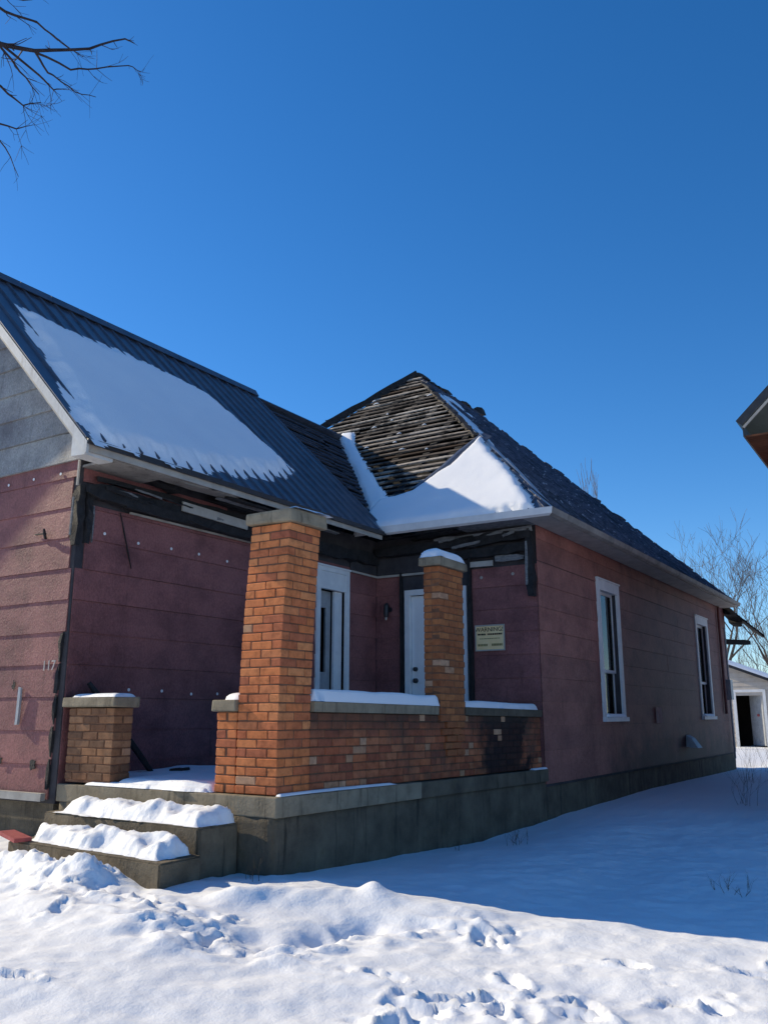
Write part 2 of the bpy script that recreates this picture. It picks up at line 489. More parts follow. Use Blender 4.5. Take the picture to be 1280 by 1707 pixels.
def snow_sheet(name, poly, to_world, normal, t0, edge, res, label, namp=0.05, nscale=4, extra=None, cat='snow', group=None, parent=None, lift=0.003, lump=0.15, ribs=None, thin=False):
    """Snow lying on a surface: poly in surface coordinates, to_world maps (s,t) arrays to points."""
    P = np.array(poly)
    s = np.arange(P[:, 0].min() - edge, P[:, 0].max() + edge + res, res)
    t = np.arange(P[:, 1].min() - edge, P[:, 1].max() + edge + res, res)
    S, T = np.meshgrid(s, t, indexing='ij')
    d = sdf_poly(poly, S, T) + namp * vnoise(S, T, nscale, 4, off=len(name) + P[0, 0])
    if ribs:
        ph = ((S - ribs[0]) / ribs[1]) % 1.0
        d = d - ribs[2] * np.exp(-((ph - 0.93) / 0.09) ** 2) * (0.6 + 0.8 * vnoise(np.floor((S - ribs[0]) / ribs[1]), T * 0, 0.77, 1, 3))
    k = np.clip(d / edge, 0, 1)
    th = t0 * (k * k * (3 - 2 * k) if thin else np.sqrt(k * (2 - k))) * (1 + lump * vnoise(S, T, 2.2, 3, 5))
    if extra is not None:
        th = np.maximum(0.006, th + extra(S, T)) * (k > 0)
    W = to_world(S, T)
    n = np.array(Vector(normal).normalized())
    V = W + (th + lift)[..., None] * n
    idx = np.full(S.shape, -1)
    keep = np.zeros(S.shape, bool)
    q = (k > 0)
    quad = q[:-1, :-1] | q[1:, :-1] | q[1:, 1:] | q[:-1, 1:]
    keep[:-1, :-1] |= quad; keep[1:, :-1] |= quad; keep[1:, 1:] |= quad; keep[:-1, 1:] |= quad
    idx[keep] = np.arange(keep.sum())
    qi, qj = np.nonzero(quad)
    F = np.stack([idx[qi, qj], idx[qi + 1, qj], idx[qi + 1, qj + 1], idx[qi, qj + 1]], 1)
    Vk = V[keep]
    a, b_, c = Vk[F[0][0]], Vk[F[0][1]], Vk[F[0][2]]
    if np.dot(np.cross(b_ - a, c - b_), n) < 0: F = F[:, ::-1]
    return mobj(name, Vk, F.tolist(), 'snow', parent, smooth_sh=True, label=label, cat=cat if label else None, group=group)

# ------------------------------------------------------------------ ground
FOOT = [(-1.4, -1.89), (-1.66, -2.22), (-1.45, -2.28), (-1.37, -2.41), (-1.49, -2.56), (-1.46, -2.69), (-1.39, -2.89), (-1.22, -2.9), (-0.5, -2.83), (-0.98, -3.2), (-0.89, -3.26), (-0.97, -3.38), (-0.23, -3.4), (-1.59, -3.22), (-1.79, -2.33), (-1.84, -2.75), (-1.96, -2.65), (-1.86, -2.22), (-1.51, -0.82), (-1.67, 0.25), (-1.0, 1.25), (-1.42, 0.83), (-0.95, 0.75), (-2.59, -0.59), (-1.06, -2.42), (-0.41, -2.01), (-0.45, -1.95), (-1.15, 0.1), (-1.2, -0.45)]
TRAMP = [(-0.95, 1.9), (-1.2, 0.7), (-1.35, -0.2), (-1.6, -0.85), (-1.35, -1.25), (-0.75, -1.35), (-0.35, -1.95)]
def seg_gauss(X, Y, a, b, w):
    ex, ey = b[0] - a[0], b[1] - a[1]
    t = np.clip(((X - a[0]) * ex + (Y - a[1]) * ey) / (ex * ex + ey * ey), 0, 1)
    return np.exp(-((X - a[0] - t * ex) ** 2 + (Y - a[1] - t * ey) ** 2) / (w * w))
def ground_h(X, Y):
    near = np.exp(-((X + 0.5) ** 2 + (Y + 1) ** 2) / 500.0)
    h = 0.045 * vnoise(X, Y, 0.55, 3) + 0.030 * vnoise(X, Y, 2.0, 4, 4) * near
    h = h + np.where(near > 0.3, 0.011 * vnoise(X, Y, 8, 3, 8), 0)
    # settled level along the house
    wall = np.exp(-((Y - 0.0) / 0.9) ** 2) * np.clip(X * 2, 0, 1)
    lev = np.interp(X, [0, 1.5, 3.5, 4.5, 7, 10, 17], [-0.01, -0.05, -0.14, -0.12, -0.06, -0.03, -0.07])
    h = h * (1 - 0.6 * wall) + lev * wall
    h -= 0.10 * np.clip((-0.4 - Y) / 1.6, 0, 1) * near
    h += 0.15 * (1 + 0.6 * vnoise(X, Y, 2.5, 3, 80)) * seg_gauss(X, Y, (-1.0, 1.7), (-1.0, 0.8), 0.20)
    h += 0.05 * (1 + 0.6 * vnoise(X, Y, 3.5, 3, 81)) * seg_gauss(X, Y, (-1.5, 0.6), (-1.7, -0.6), 0.3)
    h += 0.12 * np.exp(-((X + 0.1) ** 2 / 0.5 + (Y - 3.2) ** 2 / 0.9))
    h += 0.05 * np.exp(-((X + 1.0) ** 2 / 0.35 + (Y - 1.0) ** 2 / 1.5))
    # drift in front of the porch corner with a trodden hollow before it
    tr = np.zeros_like(X)
    for q in range(len(TRAMP) - 1): tr = np.maximum(tr, seg_gauss(X, Y, TRAMP[q], TRAMP[q + 1], 0.27))
    m = tr > 0.02
    a_, b_ = X[m], Y[m]
    wx, wy = a_ + 0.12 * vnoise(a_, b_, 3.1, 2, 40), b_ + 0.12 * vnoise(a_, b_, 3.1, 2, 50)
    rid = 1 - np.abs(vnoise(wx, wy * 0.8 + wx * 0.5, 4.2, 4, 20)) * 2.4
    h[m] += tr[m] * (0.042 * (rid - 0.45) + 0.020 * vnoise(wx, wy, 15, 3, 33))
    h += 0.05 * vnoise(X * 0.7 + Y * 0.5, Y * 0.4, 1.1, 2, 70) * np.exp(-((X + 2.0) ** 2 + (Y + 1.2) ** 2) / 1.5)
    h += 0.075 * (1 + 0.8 * vnoise(X, Y, 3.3, 3, 60)) * seg_gauss(X, Y, (-0.78, -0.35), (-0.18, -1.0), 0.15)
    h += 0.05 * seg_gauss(X, Y, (-0.2, -1.1), (-0.1, -1.7), 0.2)
    h -= 0.075 * seg_gauss(X, Y, (-1.35, -1.05), (-0.62, -1.28), 0.13)
    h -= 0.05 * seg_gauss(X, Y, (-1.75, -0.55), (-1.2, -0.9), 0.10)
    rr = random.Random(4)
    clod = np.zeros_like(X)
    for (fx, fy) in FOOT:
        for rep in range(2):
            ox, oy = (0, 0) if rep == 0 else (rr.uniform(-.24, .24), rr.uniform(-.24, .24))
            an = rr.uniform(-0.45, 0.45) + (1.9 if rr.random() < .6 else 0.7)
            D = rr.uniform(0.022, 0.048) * (1 if rep == 0 else 0.5)
            la, lb = (rr.uniform(.085, .14), rr.uniform(.036, .058)) if rep == 0 else (rr.uniform(.03, .06), rr.uniform(.018, .035))
            dx, dy = X - fx - ox, Y - fy - oy
            m = (np.abs(dx) < 0.6) & (np.abs(dy) < 0.6)
            a = dx[m] * math.cos(an) + dy[m] * math.sin(an); b = -dx[m] * math.sin(an) + dy[m] * math.cos(an)
            r = np.sqrt((a / la) ** 2 + (b / lb) ** 2) + 0.55 * vnoise(dx[m] + fx, dy[m] + fy, 11, 3, rep)
            h[m] += -D / (1 + np.exp((r - 1.0) * 8)) + 0.38 * D * np.exp(-((r - 1.35) / 0.32) ** 2)
            clod[m] += np.exp(-(r / 2.2) ** 2)
    cl = vnoise(X, Y, 17, 3, 2)
    h += 0.016 * np.clip(clod, 0, 1.2) * np.clip(cl, -0.2, 1) * 1.6
    return h
def axis(lo, hi, step, far):
    a = list(np.arange(lo, hi, step)); d = step; x = a[-1]
    up = []
    while x < far: d *= 1.22; x += d; up.append(x)
    d = step; x = a[0]; dn = []
    while x > -far: d *= 1.22; x -= d; dn.append(x)
    return np.array(dn[::-1] + a + up)
gx = axis(-4.3, 5.6, 0.023, 900); gy = axis(-5.2, 3.4, 0.023, 900)
GX, GY = np.meshgrid(gx, gy, indexing='ij')
GZ = ground_h(GX, GY)
nx, ny = GX.shape
ii = np.arange(nx * ny).reshape(nx, ny)
GF = np.stack([ii[:-1, :-1], ii[1:, :-1], ii[1:, 1:], ii[:-1, 1:]], -1).reshape(-1, 4)
gme = bpy.data.meshes.new('ground')
gme.vertices.add(nx * ny)
gme.vertices.foreach_set('co', np.stack([GX, GY, GZ], -1).ravel().astype(np.float32))
gme.loops.add(GF.size); gme.loops.foreach_set('vertex_index', GF.ravel().astype(np.int32))
gme.polygons.add(len(GF))
gme.polygons.foreach_set('loop_start', np.arange(0, GF.size, 4, dtype=np.int32))
gme.polygons.foreach_set('loop_total', np.full(len(GF), 4, dtype=np.int32))
gme.polygons.foreach_set('use_smooth', np.ones(len(GF), bool))
gme.materials.append(M['snow'])
gme.update(calc_edges=True); gme.validate()
ground = bpy.data.objects.new('ground', gme)
COL.objects.link(ground)
ground['kind'] = 'structure'

# ------------------------------------------------------------------ the house
house = empty('house', (5, 4, 0), 'single storey maroon house with its burnt roof and brick porch front', 'house')

def rect_minus(rects, hole):
    out = []
    hs0, hz0, hs1, hz1 = hole
    for (s0, z0, s1, z1) in rects:
        if hs1 <= s0 or hs0 >= s1 or hz1 <= z0 or hz0 >= z1:
            out.append((s0, z0, s1, z1)); continue
        if s0 < hs0: out.append((s0, z0, hs0, z1))
        if hs1 < s1: out.append((hs1, z0, s1, z1))
        a, b = max(s0, hs0), min(s1, hs1)
        if z0 < hz0: out.append((a, z0, b, hz0))
        if hz1 < z1: out.append((a, hz1, b, z1))
    return out

def siding(parent, O, S, N, courses, s0, s1, holes, mat, lap=0.018, blen=3.66, ends=None, off=0.004, clip=None):
    """Lap boards one by one. O origin, S along the wall, N outward; s in metres along S."""
    O, S, N = Vector(O), Vector(S), Vector(N)
    for ci in range(len(courses) - 1):
        za, zb = courses[ci], courses[ci + 1]
        e0, e1 = s0, s1
        if ends: e0, e1 = ends(ci, za, s0, s1)
        cuts = [e0]; x = e0 + rnd.uniform(0.5, 1.0) * blen
        while x < e1 - 0.5: cuts.append(x); x += blen
        cuts.append(e1)
        rects = [(cuts[i] + (0.0015 if i else 0), za, cuts[i + 1] - 0.0015, zb - 0.002) for i in range(len(cuts) - 1)]
        for h in holes: rects = rect_minus(rects, h)
        for (a, b, c, d) in rects:
            if c - a < 0.02 or d - b < 0.02: continue
            th = lambda z: off + lap * (1 - 0.85 * (z - za) / (zb - za)) + rnd.uniform(-.0015, .0015)
            n = max(1, int((c - a) / 0.6))
            v, f = [], []
            w = rnd.uniform(-.004, .004)
            for i in range(n + 1):
                s = a + (c - a) * i / n
                dz = rnd.uniform(-.0025, .0025) if 0 < i < n else 0
                bz = b + (dz if b == za else 0)
                tz = d
                if clip:
                    tz = min(d, clip(s)); bz = min(bz, tz)
                tb, tt = th(b), th(d)
                for (z, t) in ((bz, 0.0), (bz, tb), (tz, tt), (tz, 0.0)):
                    p = O + S * s + N * t; v.append((p.x, p.y, O.z + z))
            for i in range(n):
                for j in range(4):
                    f.append((i * 4 + j, i * 4 + (j + 1) % 4, i * 4 + 4 + (j + 1) % 4, i * 4 + 4 + j))
            f.append((0, 1, 2, 3)); f.append(tuple(n * 4 + j for j in (3, 2, 1, 0)))
            mobj('siding_board', v, f, mat, parent)

def slab_wall(name, O, S, N, s0, s1, z0, z1, holes, mat, t=0.12, parent=house, label=None):
    O, S, N = Vector(O), Vector(S), Vector(N)
    mb = MB()
    for (a, b, c, d) in (lambda r: r)(sum([[]], [])) or _rects((s0, z0, s1, z1), holes):
        pts = []
        for z in (b, d):
            for (s, k) in ((a, 0), (c, 0), (c, -t), (a, -t)):
                p = O + S * s + N * k; pts.append((p.x, p.y, O.z + z))
        mb.hexa(pts)
    return mb.obj(name, mat, parent, label=label)
def _rects(r, holes):
    rs = [r]
    for h in holes: rs = rect_minus(rs, h)
    return rs

CR = [0.436 + 0.3065 * k for k in range(11)]          # lap courses, 12 inch exposure
CRT = CR + [3.69]

# left gable wall, facing the street side (plane u=0)
wg = slab_wall('wall', (0, 2.56, 0), (0, 1, 0), (-1, 0, 0), 0, 4.38, 0.40, 3.80, [], 'sooty_panel')
jend = [0.09, 0.085, 0.075, 0.07, 0.075, 0.03, 0.03, 0.06, 0.10, 0.10, 0.03, 0.02]
siding(wg, (0, 2.56, 0), (0, 1, 0), (-1, 0, 0), CRT, 0, 4.38, [], 'maroon', lap=0.011, ends=lambda ci, z, a, b: (jend[ci], b))
# triangular gable above in grey boards
GCL = lambda s: 3.76 + min(2.56 + s - 2.13, 7.34 - (2.56 + s))
gv = [(0.0, y, z) for (y, z) in ((2.45, 3.70), (7.05, 3.70), (4.75, 6.36))]
gv += [(0.10, y, z) for (_, y, z) in gv]
gw = mobj('gable_wall', gv, [(2, 1, 0), (3, 4, 5), (0, 1, 4, 3), (1, 2, 5, 4), (2, 0, 3, 5)], 'inner', house)
siding(gw, (0, 2.30, 0), (0, 1, 0), (-1, 0, 0), [3.692, 3.99, 4.287, 4.59, 4.9, 5.2, 5.5, 5.8, 6.1, 6.35], 0.0, 4.9, [], 'grey_siding', lap=0.024, blen=9,
       ends=lambda ci, z, a, b: (max(a, z - 3.76 + 2.10 - 2.30 + 0.02), min(b, 7.36 - (z - 3.76) - 2.30)), clip=lambda s: 3.74 + min(2.30 + s - 2.10, 7.38 - (2.30 + s)))
box('gable_band', (-0.032, 2.52, 3.672), (0.0, 6.95, 3.70), 'grey_siding', house)
# shaded wall of the left wing (plane v=2.56)
WIN_P = (3.955, 0.75, 4.545, 3.10)
ws = slab_wall('wall', (0, 2.56, 0), (1, 0, 0), (0, -1, 0), 0.12, 5.36, 0.40, 3.72, [WIN_P], 'sooty_panel')
siding(ws, (0, 2.56, 0), (1, 0, 0), (0, -1, 0), CR[:10] + [3.235], 0.0, 5.35, [(3.87, 0.70, 4.63, 3.18)], 'maroon', lap=0.012, ends=lambda ci, z, a, b: (0.10 if 6 < ci else 0.012, b))
siding(ws, (0, 2.56, 0), (1, 0, 0), (0, -1, 0), [3.45, 3.60], 0.03, 2.1, [], 'maroon', lap=0.012)
# back wall of the porch nook with the front door (plane u=5.36)
DOOR = (1.12, 0.55, 1.98, 2.86)
wd = slab_wall('wall', (5.36, 0, 0), (0, 1, 0), (-1, 0, 0), 0.0, 2.56, 0.40, 3.72, [DOOR], 'sooty_panel')
siding(wd, (5.36, 0, 0), (0, 1, 0), (-1, 0, 0), CR[:9] + [3.16], 0.01, 2.545, [(0.98, 0.5, 2.10, 3.16)], 'maroon', lap=0.011, blen=9)
# long side wall (plane v=0)
W1 = (7.76, 1.20, 8.58, 3.12)
W2 = (13.95, 1.20, 14.82, 3.12)
wl_ = slab_wall('wall', (0, 0, 0), (1, 0, 0), (0, -1, 0), 5.36, 16.95, 0.30, 3.72, [W1, W2], 'sooty_panel')
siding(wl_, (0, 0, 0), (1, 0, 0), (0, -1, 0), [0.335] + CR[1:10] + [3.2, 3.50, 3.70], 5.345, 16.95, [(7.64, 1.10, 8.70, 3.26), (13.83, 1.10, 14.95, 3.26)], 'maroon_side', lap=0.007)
# far and back walls close the house
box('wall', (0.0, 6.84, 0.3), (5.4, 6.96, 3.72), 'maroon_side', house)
box('wall', (5.36, 2.68, 0.3), (5.48, 8.5, 3.70), 'sooty_panel', house)
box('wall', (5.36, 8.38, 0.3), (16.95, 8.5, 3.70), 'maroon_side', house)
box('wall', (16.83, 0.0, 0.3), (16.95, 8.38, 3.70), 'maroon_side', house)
box('interior_floor', (0.12, 2.68, 0.40), (5.36, 6.84, 0.52), 'inner', house)
box('interior_floor', (5.48, 0.12, 0.40), (16.83, 8.38, 0.52), 'inner', house)
box('interior_partition', (5.5, 2.3, 0.52), (16.8, 2.4, 3.55), 'inner', house)
box('interior_partition', (0.2, 4.6, 0.52), (5.3, 4.7, 3.55), 'inner', house)
box('ceiling', (0.12, 2.68, 3.56), (5.36, 6.84, 3.64), 'char', house)
box('ceiling', (5.48, 0.12, 3.56), (16.83, 8.38, 3.64), 'char', house)
# foundation under the walls
fb = box('foundation', (0.02, 2.60, -0.3), (0.30, 6.94, 0.40), 'foundation', house)
box('water_table', (-0.085, 2.66, 0.425), (-0.03, 6.95, 0.492), 'trim_dirty', house, jit=0.004)
box('foundation_core', (5.40, 0.09, -0.4), (16.93, 0.28, 0.330), 'joint', house)

# ---- roof geometry
LZ = lambda v: 3.76 + (v - 2.10)                        # left wing slope
HZ = lambda k: 3.75 + 0.954 * k                         # hip slopes, k = plan distance from the eave
EU, EV, FARU = 4.86, -0.36, 16.65
APU, APV, APZ, RIDGE_END = 9.50, 4.25, 8.17, 11.95

def roof_panel(parent, p00, p10, p11, p01, nrm, mat, rib=0.024, ribw=0.03):
    """One ribbed sheet: bottom edge p00-p10, top edge p01-p11, a rib along the p10-p11 side."""
    a, b, c, d = map(Vector, (p00, p10, p11, p01)); n = Vector(nrm).normalized()
    def row(l, r):
        e = (r - l); L = e.length
        if L < 1e-5: e = Vector((0, 0, 0)); L = 1
        e = e / L
        rw = min(ribw, L * 0.4)
        w = lambda: n * rnd.uniform(-.002, .002)
        return [l + w(), r - e * rw + w(), r - e * rw * 0.72 + n * rib, r - e * rw * 0.28 + n * rib, r, r - n * 0.008, l - n * 0.008]
    ra, rb = row(a, b), row(d, c)
    v = ra + rb
    f = [(i, (i + 1) % 7, 7 + (i + 1) % 7, 7 + i) for i in range(7)] + [tuple(range(6, -1, -1)), tuple(range(7, 14))]
    return mobj('roof_panel', [tuple(p) for p in v], f, mat, parent)

roof_l = MB()
# underside boards of the left wing roof and its rear slope
def plate(q, t, nrm):
    n = Vector(nrm).normalized() * t
    return [tuple(Vector(p) - n) for p in q] + [tuple(Vector(p)) for p in q]
LN = (0, -1, 1)
roof_l.hexa(plate([(-0.33, 2.10, LZ(2.10) - .03), (4.86, 2.10, LZ(2.10) - .03), (4.86, 4.73, LZ(4.73) - .03), (-0.33, 4.73, LZ(4.73) - .03)], 0.03, LN))
roof_l.hexa(plate([(8.0, 7.36, LZ(2.10)), (-0.34, 7.36, LZ(2.10)), (-0.34, 4.76, LZ(4.73)), (8.0, 4.76, LZ(4.73))], 0.04, (0, 1, 1)))
rfl = roof_l.obj('roof', 'metal', house)
n = 23; w = 5.26 / n
for i in range(n):
    u0 = -0.36 + i * w
    vb = 2.055 + rnd.uniform(-.012, .012); vt = 4.75
    sag = 0.0
    roof_panel(rfl, (u0, vb, LZ(vb)), (u0 + w, vb, LZ(vb)), (u0 + w, vt, LZ(vt)), (u0, vt, LZ(vt)), LN, 'metal')
mb = MB()
for i in range(12):
    a, b = -0.37 + i * 0.445, -0.37 + (i + 1) * 0.445 - 0.004
    mb.hexa([(a, 4.62, 6.33), (b, 4.62, 6.33), (b, 4.88, 6.33), (a, 4.88, 6.33), (a, 4.70, 6.45), (b, 4.70, 6.45), (b, 4.80, 6.45), (a, 4.80, 6.45)])
mb.obj('ridge_cap', 'metal', rfl)
# bare battens and rafters where the left roof lost its sheets
VAL = lambda v: EU + (v - 2.05) / 0.954
for j in range(25):
    v = 2.14 + j * 0.104
    zz = LZ(v) - 0.085 - 0.05 * (j / 25)
    u1 = VAL(v) + 0.12
    a = 4.84
    if u1 - a < 0.15: continue
    cut = [a, u1] if u1 - a < 1.2 else [a, a + (u1 - a) * rnd.uniform(.35, .65), u1]
    for q in range(len(cut) - 1):
        p0 = (cut[q] + 0.004, v + rnd.uniform(-.01, .01), zz + rnd.uniform(-.015, .015)); p1 = (cut[q + 1] - 0.004, v + rnd.uniform(-.01, .01), zz + rnd.uniform(-.03, .01))
        beam('batten', p0, p1, 0.062, 0.022, 'batten_dark', house, jag=0.002, seg=4, up=LN)
for u in (5.3, 5.85, 6.4, 6.95, 7.5):
    vb = max(2.1, 2.05 + 0.954 * (u - EU))
    beam('rafter', (u, vb, LZ(vb) - 0.22), (u, 4.72, LZ(4.72) - 0.24), 0.05, 0.14, 'char', house, jag=0.006, seg=5, up=(1, 0, 0))
beam('ridge_board', (4.9, 4.74, 6.24), (7.72, 4.72, 6.14), 0.05, 0.16, 'char', house, jag=0.02, seg=10)
box('attic_boards', (5.0, 4.80, 3.65), (7.6, 4.84, 6.1), 'char', house)

# hip roof of the main block
FN = (-0.954, 0, 1); RN = (0, -0.954, 1)
hp = MB()
hp.hexa(plate([(EU + .3, 8.86, HZ(0)), (FARU, 8.86, HZ(0)), (RIDGE_END, APV, APZ - .02), (APU, APV, APZ - .02)], 0.03, (0, 0.954, 1)))
hp.hexa(plate([(FARU, 8.86, HZ(0)), (FARU, EV, HZ(0)), (RIDGE_END, APV + .01, APZ - .02), (RIDGE_END, APV - .01, APZ - .02)], 0.03, (0.95, 0, 1)))
dk = lambda p: (p[0], p[1], p[2] - 0.035)
hp.hexa(plate([dk((EU + .04, EV + .02, HZ(0.02))), dk((FARU, EV + .02, HZ(0.02))), dk((RIDGE_END, APV, APZ)), dk((APU + .04, APV, APZ))], 0.03, RN))
rfh = hp.obj('roof', 'char', house)
pitch_u = (APU - EU) / (APV - EV)
def vtop(u):
    return max(EV + 0.03, min((u - EU) / pitch_u + EV, APV, EV + (FARU - u) * (APV - EV) / (FARU - RIDGE_END)))
n = 40; w = (FARU - EU) / n
for i in range(n):
    u0, u1 = EU + i * w, EU + (i + 1) * w
    rg = lambda: rnd.uniform(-.05, .03)
    t0, t1 = vtop(u0), vtop(u1)
    if u0 > 7 : t0 += rg(); t1 = t1 + rg()
    t0 = max(t0, EV + .03); t1 = max(t1, EV + .03)
    vb = EV - 0.03 + rnd.uniform(-.02, .015)
    p = lambda u, v: (u, v, HZ(v - EV))
    # long slopes are lapped in two or three lengths
    cuts = [0.0]
    L = max(t0, t1) - vb
    k = max(1, int(round(L / 1.7)))
    for q in range(k):
        fa, fb = q / k, (q + 1) / k
        lift = rnd.uniform(0, .022) + 0.005 * (k - q)
        dn = Vector(RN).normalized() * lift
        P = [Vector(p(u0, vb + (t0 - vb) * fa)), Vector(p(u1, vb + (t1 - vb) * fa)), Vector(p(u1, vb + (t1 - vb) * fb)), Vector(p(u0, vb + (t0 - vb) * fb))]
        P = [x_ + dn for x_ in P]
        roof_panel(rfh, *P, RN, 'metal_side', rib=0.03, ribw=0.045)
# jagged remnants along the front hip and the ridge
for q in range(16):
    t = 0.04 + 0.9 * q / 16
    c = Vector((EU, EV, HZ(0))).lerp(Vector((APU, APV, APZ)), t)
    if 0.02 < t < 0.36: continue
    d = Vector((APU - EU, APV - EV, APZ - HZ(0))).normalized()
    L = rnd.uniform(.12, .26)
    beam('hip_board', c - d * L + Vector((0, 0, .02)), c + d * L + Vector((rnd.uniform(-.03, .03), rnd.uniform(-.03, .03), rnd.uniform(.0, .05))), 0.10, 0.03, 'char', rfh, jag=0.015, seg=3)
for q in range(26):
    t = q / 26 + rnd.uniform(0, .02)
    c = Vector((RIDGE_END, APV, APZ)).lerp(Vector((FARU, EV, HZ(0))), t)
    d = Vector((FARU - RIDGE_END, EV - APV, HZ(0) - APZ)).normalized()
    beam('hip_board', c - d * rnd.uniform(.1, .2) + Vector((0, 0, .0)), c + d * rnd.uniform(.1, .2) + Vector((0, 0, rnd.uniform(-.02, .05))), 0.12, 0.04, 'metal_side', rfh, jag=0.015, seg=3)
for q in range(5):
    c = Vector((APU + 0.5 * q, APV, APZ + rnd.uniform(-.01, .03)))
    beam('ridge_board', c, c + Vector((0.52, rnd.uniform(-.04, .04), rnd.uniform(-.02, .03))), 0.10, 0.05, 'char', rfh, jag=0.02, seg=3)
beam('ridge_board', (12.0, 4.2, 8.12), (12.35, 4.1, 8.16), 0.16, 0.14, 'char', rfh, jag=0.03, seg=3)
# bare battens on the front hip slope
LOWB = lambda u: 2.55 if u < 5.46 else float(np.interp(u, [5.46, 5.56, 5.84, 6.6, 6.9], [2.45, 2.02, 1.80, 1.48, 1.55]))
row = 0
u = 5.50
while u < 9.42:
    k = u - EU
    vr = EV + k / pitch_u - rnd.uniform(-.06, .10)
    if u < 6.75: vr = LOWB(u) - 0.10
    vl = 2.05 + 0.954 * k if u < 7.66 else 8.86 - k
    if u >= 7.66: vl += rnd.uniform(-.05, .12)
    else: vl += 0.2
    zz = HZ(k) - 0.015
    L = vl - vr
    if L > 0.12:
        npc = max(1, int(L / 1.5))
        cs = [vr] + sorted(vr + L * (i + rnd.uniform(-.25, .25)) / npc for i in range(1, npc)) + [vl]
        for q in range(len(cs) - 1):
            if rnd.random() < 0.05 and 0 < q < len(cs) - 2: continue
            du = rnd.uniform(-.007, .007)
            p0 = (u + du, cs[q] + .006, zz + rnd.uniform(-.008, .008)); p1 = (u + du + rnd.uniform(-.007, .007), cs[q + 1] - .006, zz + rnd.uniform(-.012, .008))
            beam('batten', p0, p1, 0.058 * rnd.uniform(.85, 1.1), 0.024, 'batten', house, jag=0.004, seg=5, up=FN)
    u += 0.128; row += 1
for v in (0.7, 1.25, 1.85, 2.45, 3.05, 3.65, 4.25, 4.85, 5.45, 6.05):
    ut = min(EU + (v - EV) * pitch_u, EU + (8.86 - v))
    beam('rafter', (EU + .15, v, HZ(.15) - 0.11), (ut, v, HZ(ut - EU) - 0.11), 0.05, 0.13, 'char', house, jag=0.006, seg=6, up=(0, 1, 0))
box('attic_boards', (8.2, 2.4, 3.66), (8.25, 6.6, 5.9), 'char', house)
hl0, hl1 = Vector((APU, APV, APZ + .03)), Vector((6.4, 7.32, HZ(1.54) + .03))
beam('hip_rafter', hl0, hl1, 0.09, 0.12, 'char', house, jag=0.02, seg=16)
beam('hip_rafter', hl0.lerp(hl1, .36), hl0.lerp(hl1, .44) + Vector((0, 0, .10)), 0.05, 0.05, 'char', house, jag=0.02, seg=3)
# surviving sheets along the front eave
v = EV
while v < 2.50:
    v1 = min(v + 0.235, 2.56)
    def ut(v):
        if v < 1.42: return EU + (v - EV) * pitch_u
        return float(np.interp(v, [1.42, 1.5, 1.8, 2.02, 2.2, 2.56], [6.66, 6.6, 5.84, 5.56, 5.5, 5.45]))
    ua, ub = ut(v), ut(v1)
    eb = EU - 0.03 + rnd.uniform(-.01, .01)
    roof_panel(rfh, (eb, v1, HZ(eb - EU) + .012), (eb, v, HZ(eb - EU) + .012), (max(ua, eb + .02), v, HZ(ua - EU) + .012), (ub, v1, HZ(ub - EU) + .012), FN, 'metal')
    v = v1
# bent up sheet edge beside the sunlit snow
ed = [(6.70, 1.40), (6.40, 1.60), (6.05, 1.74), (5.80, 1.88), (5.60, 2.02)]
vv, ff = [], []
for i, (uu, v_) in enumerate(ed):
    zb = HZ(uu - EU) + .015
    for (du, dv, dz) in ((0, -.16, .0), (0.03, .0, .06), (0.05, .10, .03), (0.05, .10, .02), (0.03, 0, .05), (0, -.16, -.01)):
        vv.append((uu + du, v_ + dv, zb + dz + rnd.uniform(-.006, .006) + du * .95))
for i in range(len(ed) - 1):
    for j in range(6): ff.append((i * 6 + j, i * 6 + (j + 1) % 6, i * 6 + 6 + (j + 1) % 6, i * 6 + 6 + j))
ff += [tuple(range(5, -1, -1)), tuple(24 + j for j in range(6))]
mobj('bent_flashing', vv, ff, 'metal', rfh)
# pale bare metal ends along the hip
for q in range(9):
    uu = EU + 0.40 + q * 0.20
    vh = EV + (uu - EU) / pitch_u
    w0 = rnd.uniform(.09, .15)
    d = rnd.uniform(.30, .48)
    if vh - d < EV + 0.02: d = vh - EV - 0.02
    if d < .12: continue
    lf = rnd.uniform(.06, .22)
    p = [(uu, vh - .03 - d, HZ(vh - .03 - d - EV) + .05), (uu + w0, vh - .03 - d, HZ(vh - .03 - d - EV) + .05), (uu + w0, vh + .02, HZ(vh - EV) + lf), (uu, vh + .01, HZ(vh - EV) + lf - .03)]
    mobj('loose_sheet', plate(p, 0.012, RN), BOXF, 'metal_bright', rfh)

# ---- eaves, rakes and trim
rk = []
def rake(sgn):
    pass
# white rake board on the gable
r0 = Vector((-0.345, 2.10, 3.66)); r1 = Vector((-0.345, 4.75, 6.31))
mb = MB()
mb.hexa([(-0.352, 2.06, 3.565), (-0.325, 2.06, 3.565), (-0.325, 4.75, 6.255), (-0.352, 4.75, 6.255), (-0.352, 2.06, 3.685), (-0.325, 2.06, 3.685), (-0.325, 4.75, 6.375), (-0.352, 4.75, 6.375)])
mb.hexa([(-0.352, 4.75, 6.255), (-0.325, 4.75, 6.255), (-0.325, 7.42, 3.585), (-0.352, 7.42, 3.55), (-0.352, 4.75, 6.375), (-0.325, 4.75, 6.375), (-0.325, 7.42, 3.70), (-0.352, 7.42, 3.70)])
mb.obj('rake_board', 'rake_white', house)
mb = MB()
mb.hexa([(-0.325, 2.14, 3.60), (-0.001, 2.14, 3.60), (-0.001, 4.74, 6.20), (-0.325, 4.74, 6.20), (-0.325, 2.12, 3.64), (-0.001, 2.12, 3.64), (-0.001, 4.74, 6.26), (-0.325, 4.74, 6.26)])
mb.obj('rake_soffit', 'trim_dirty', house)
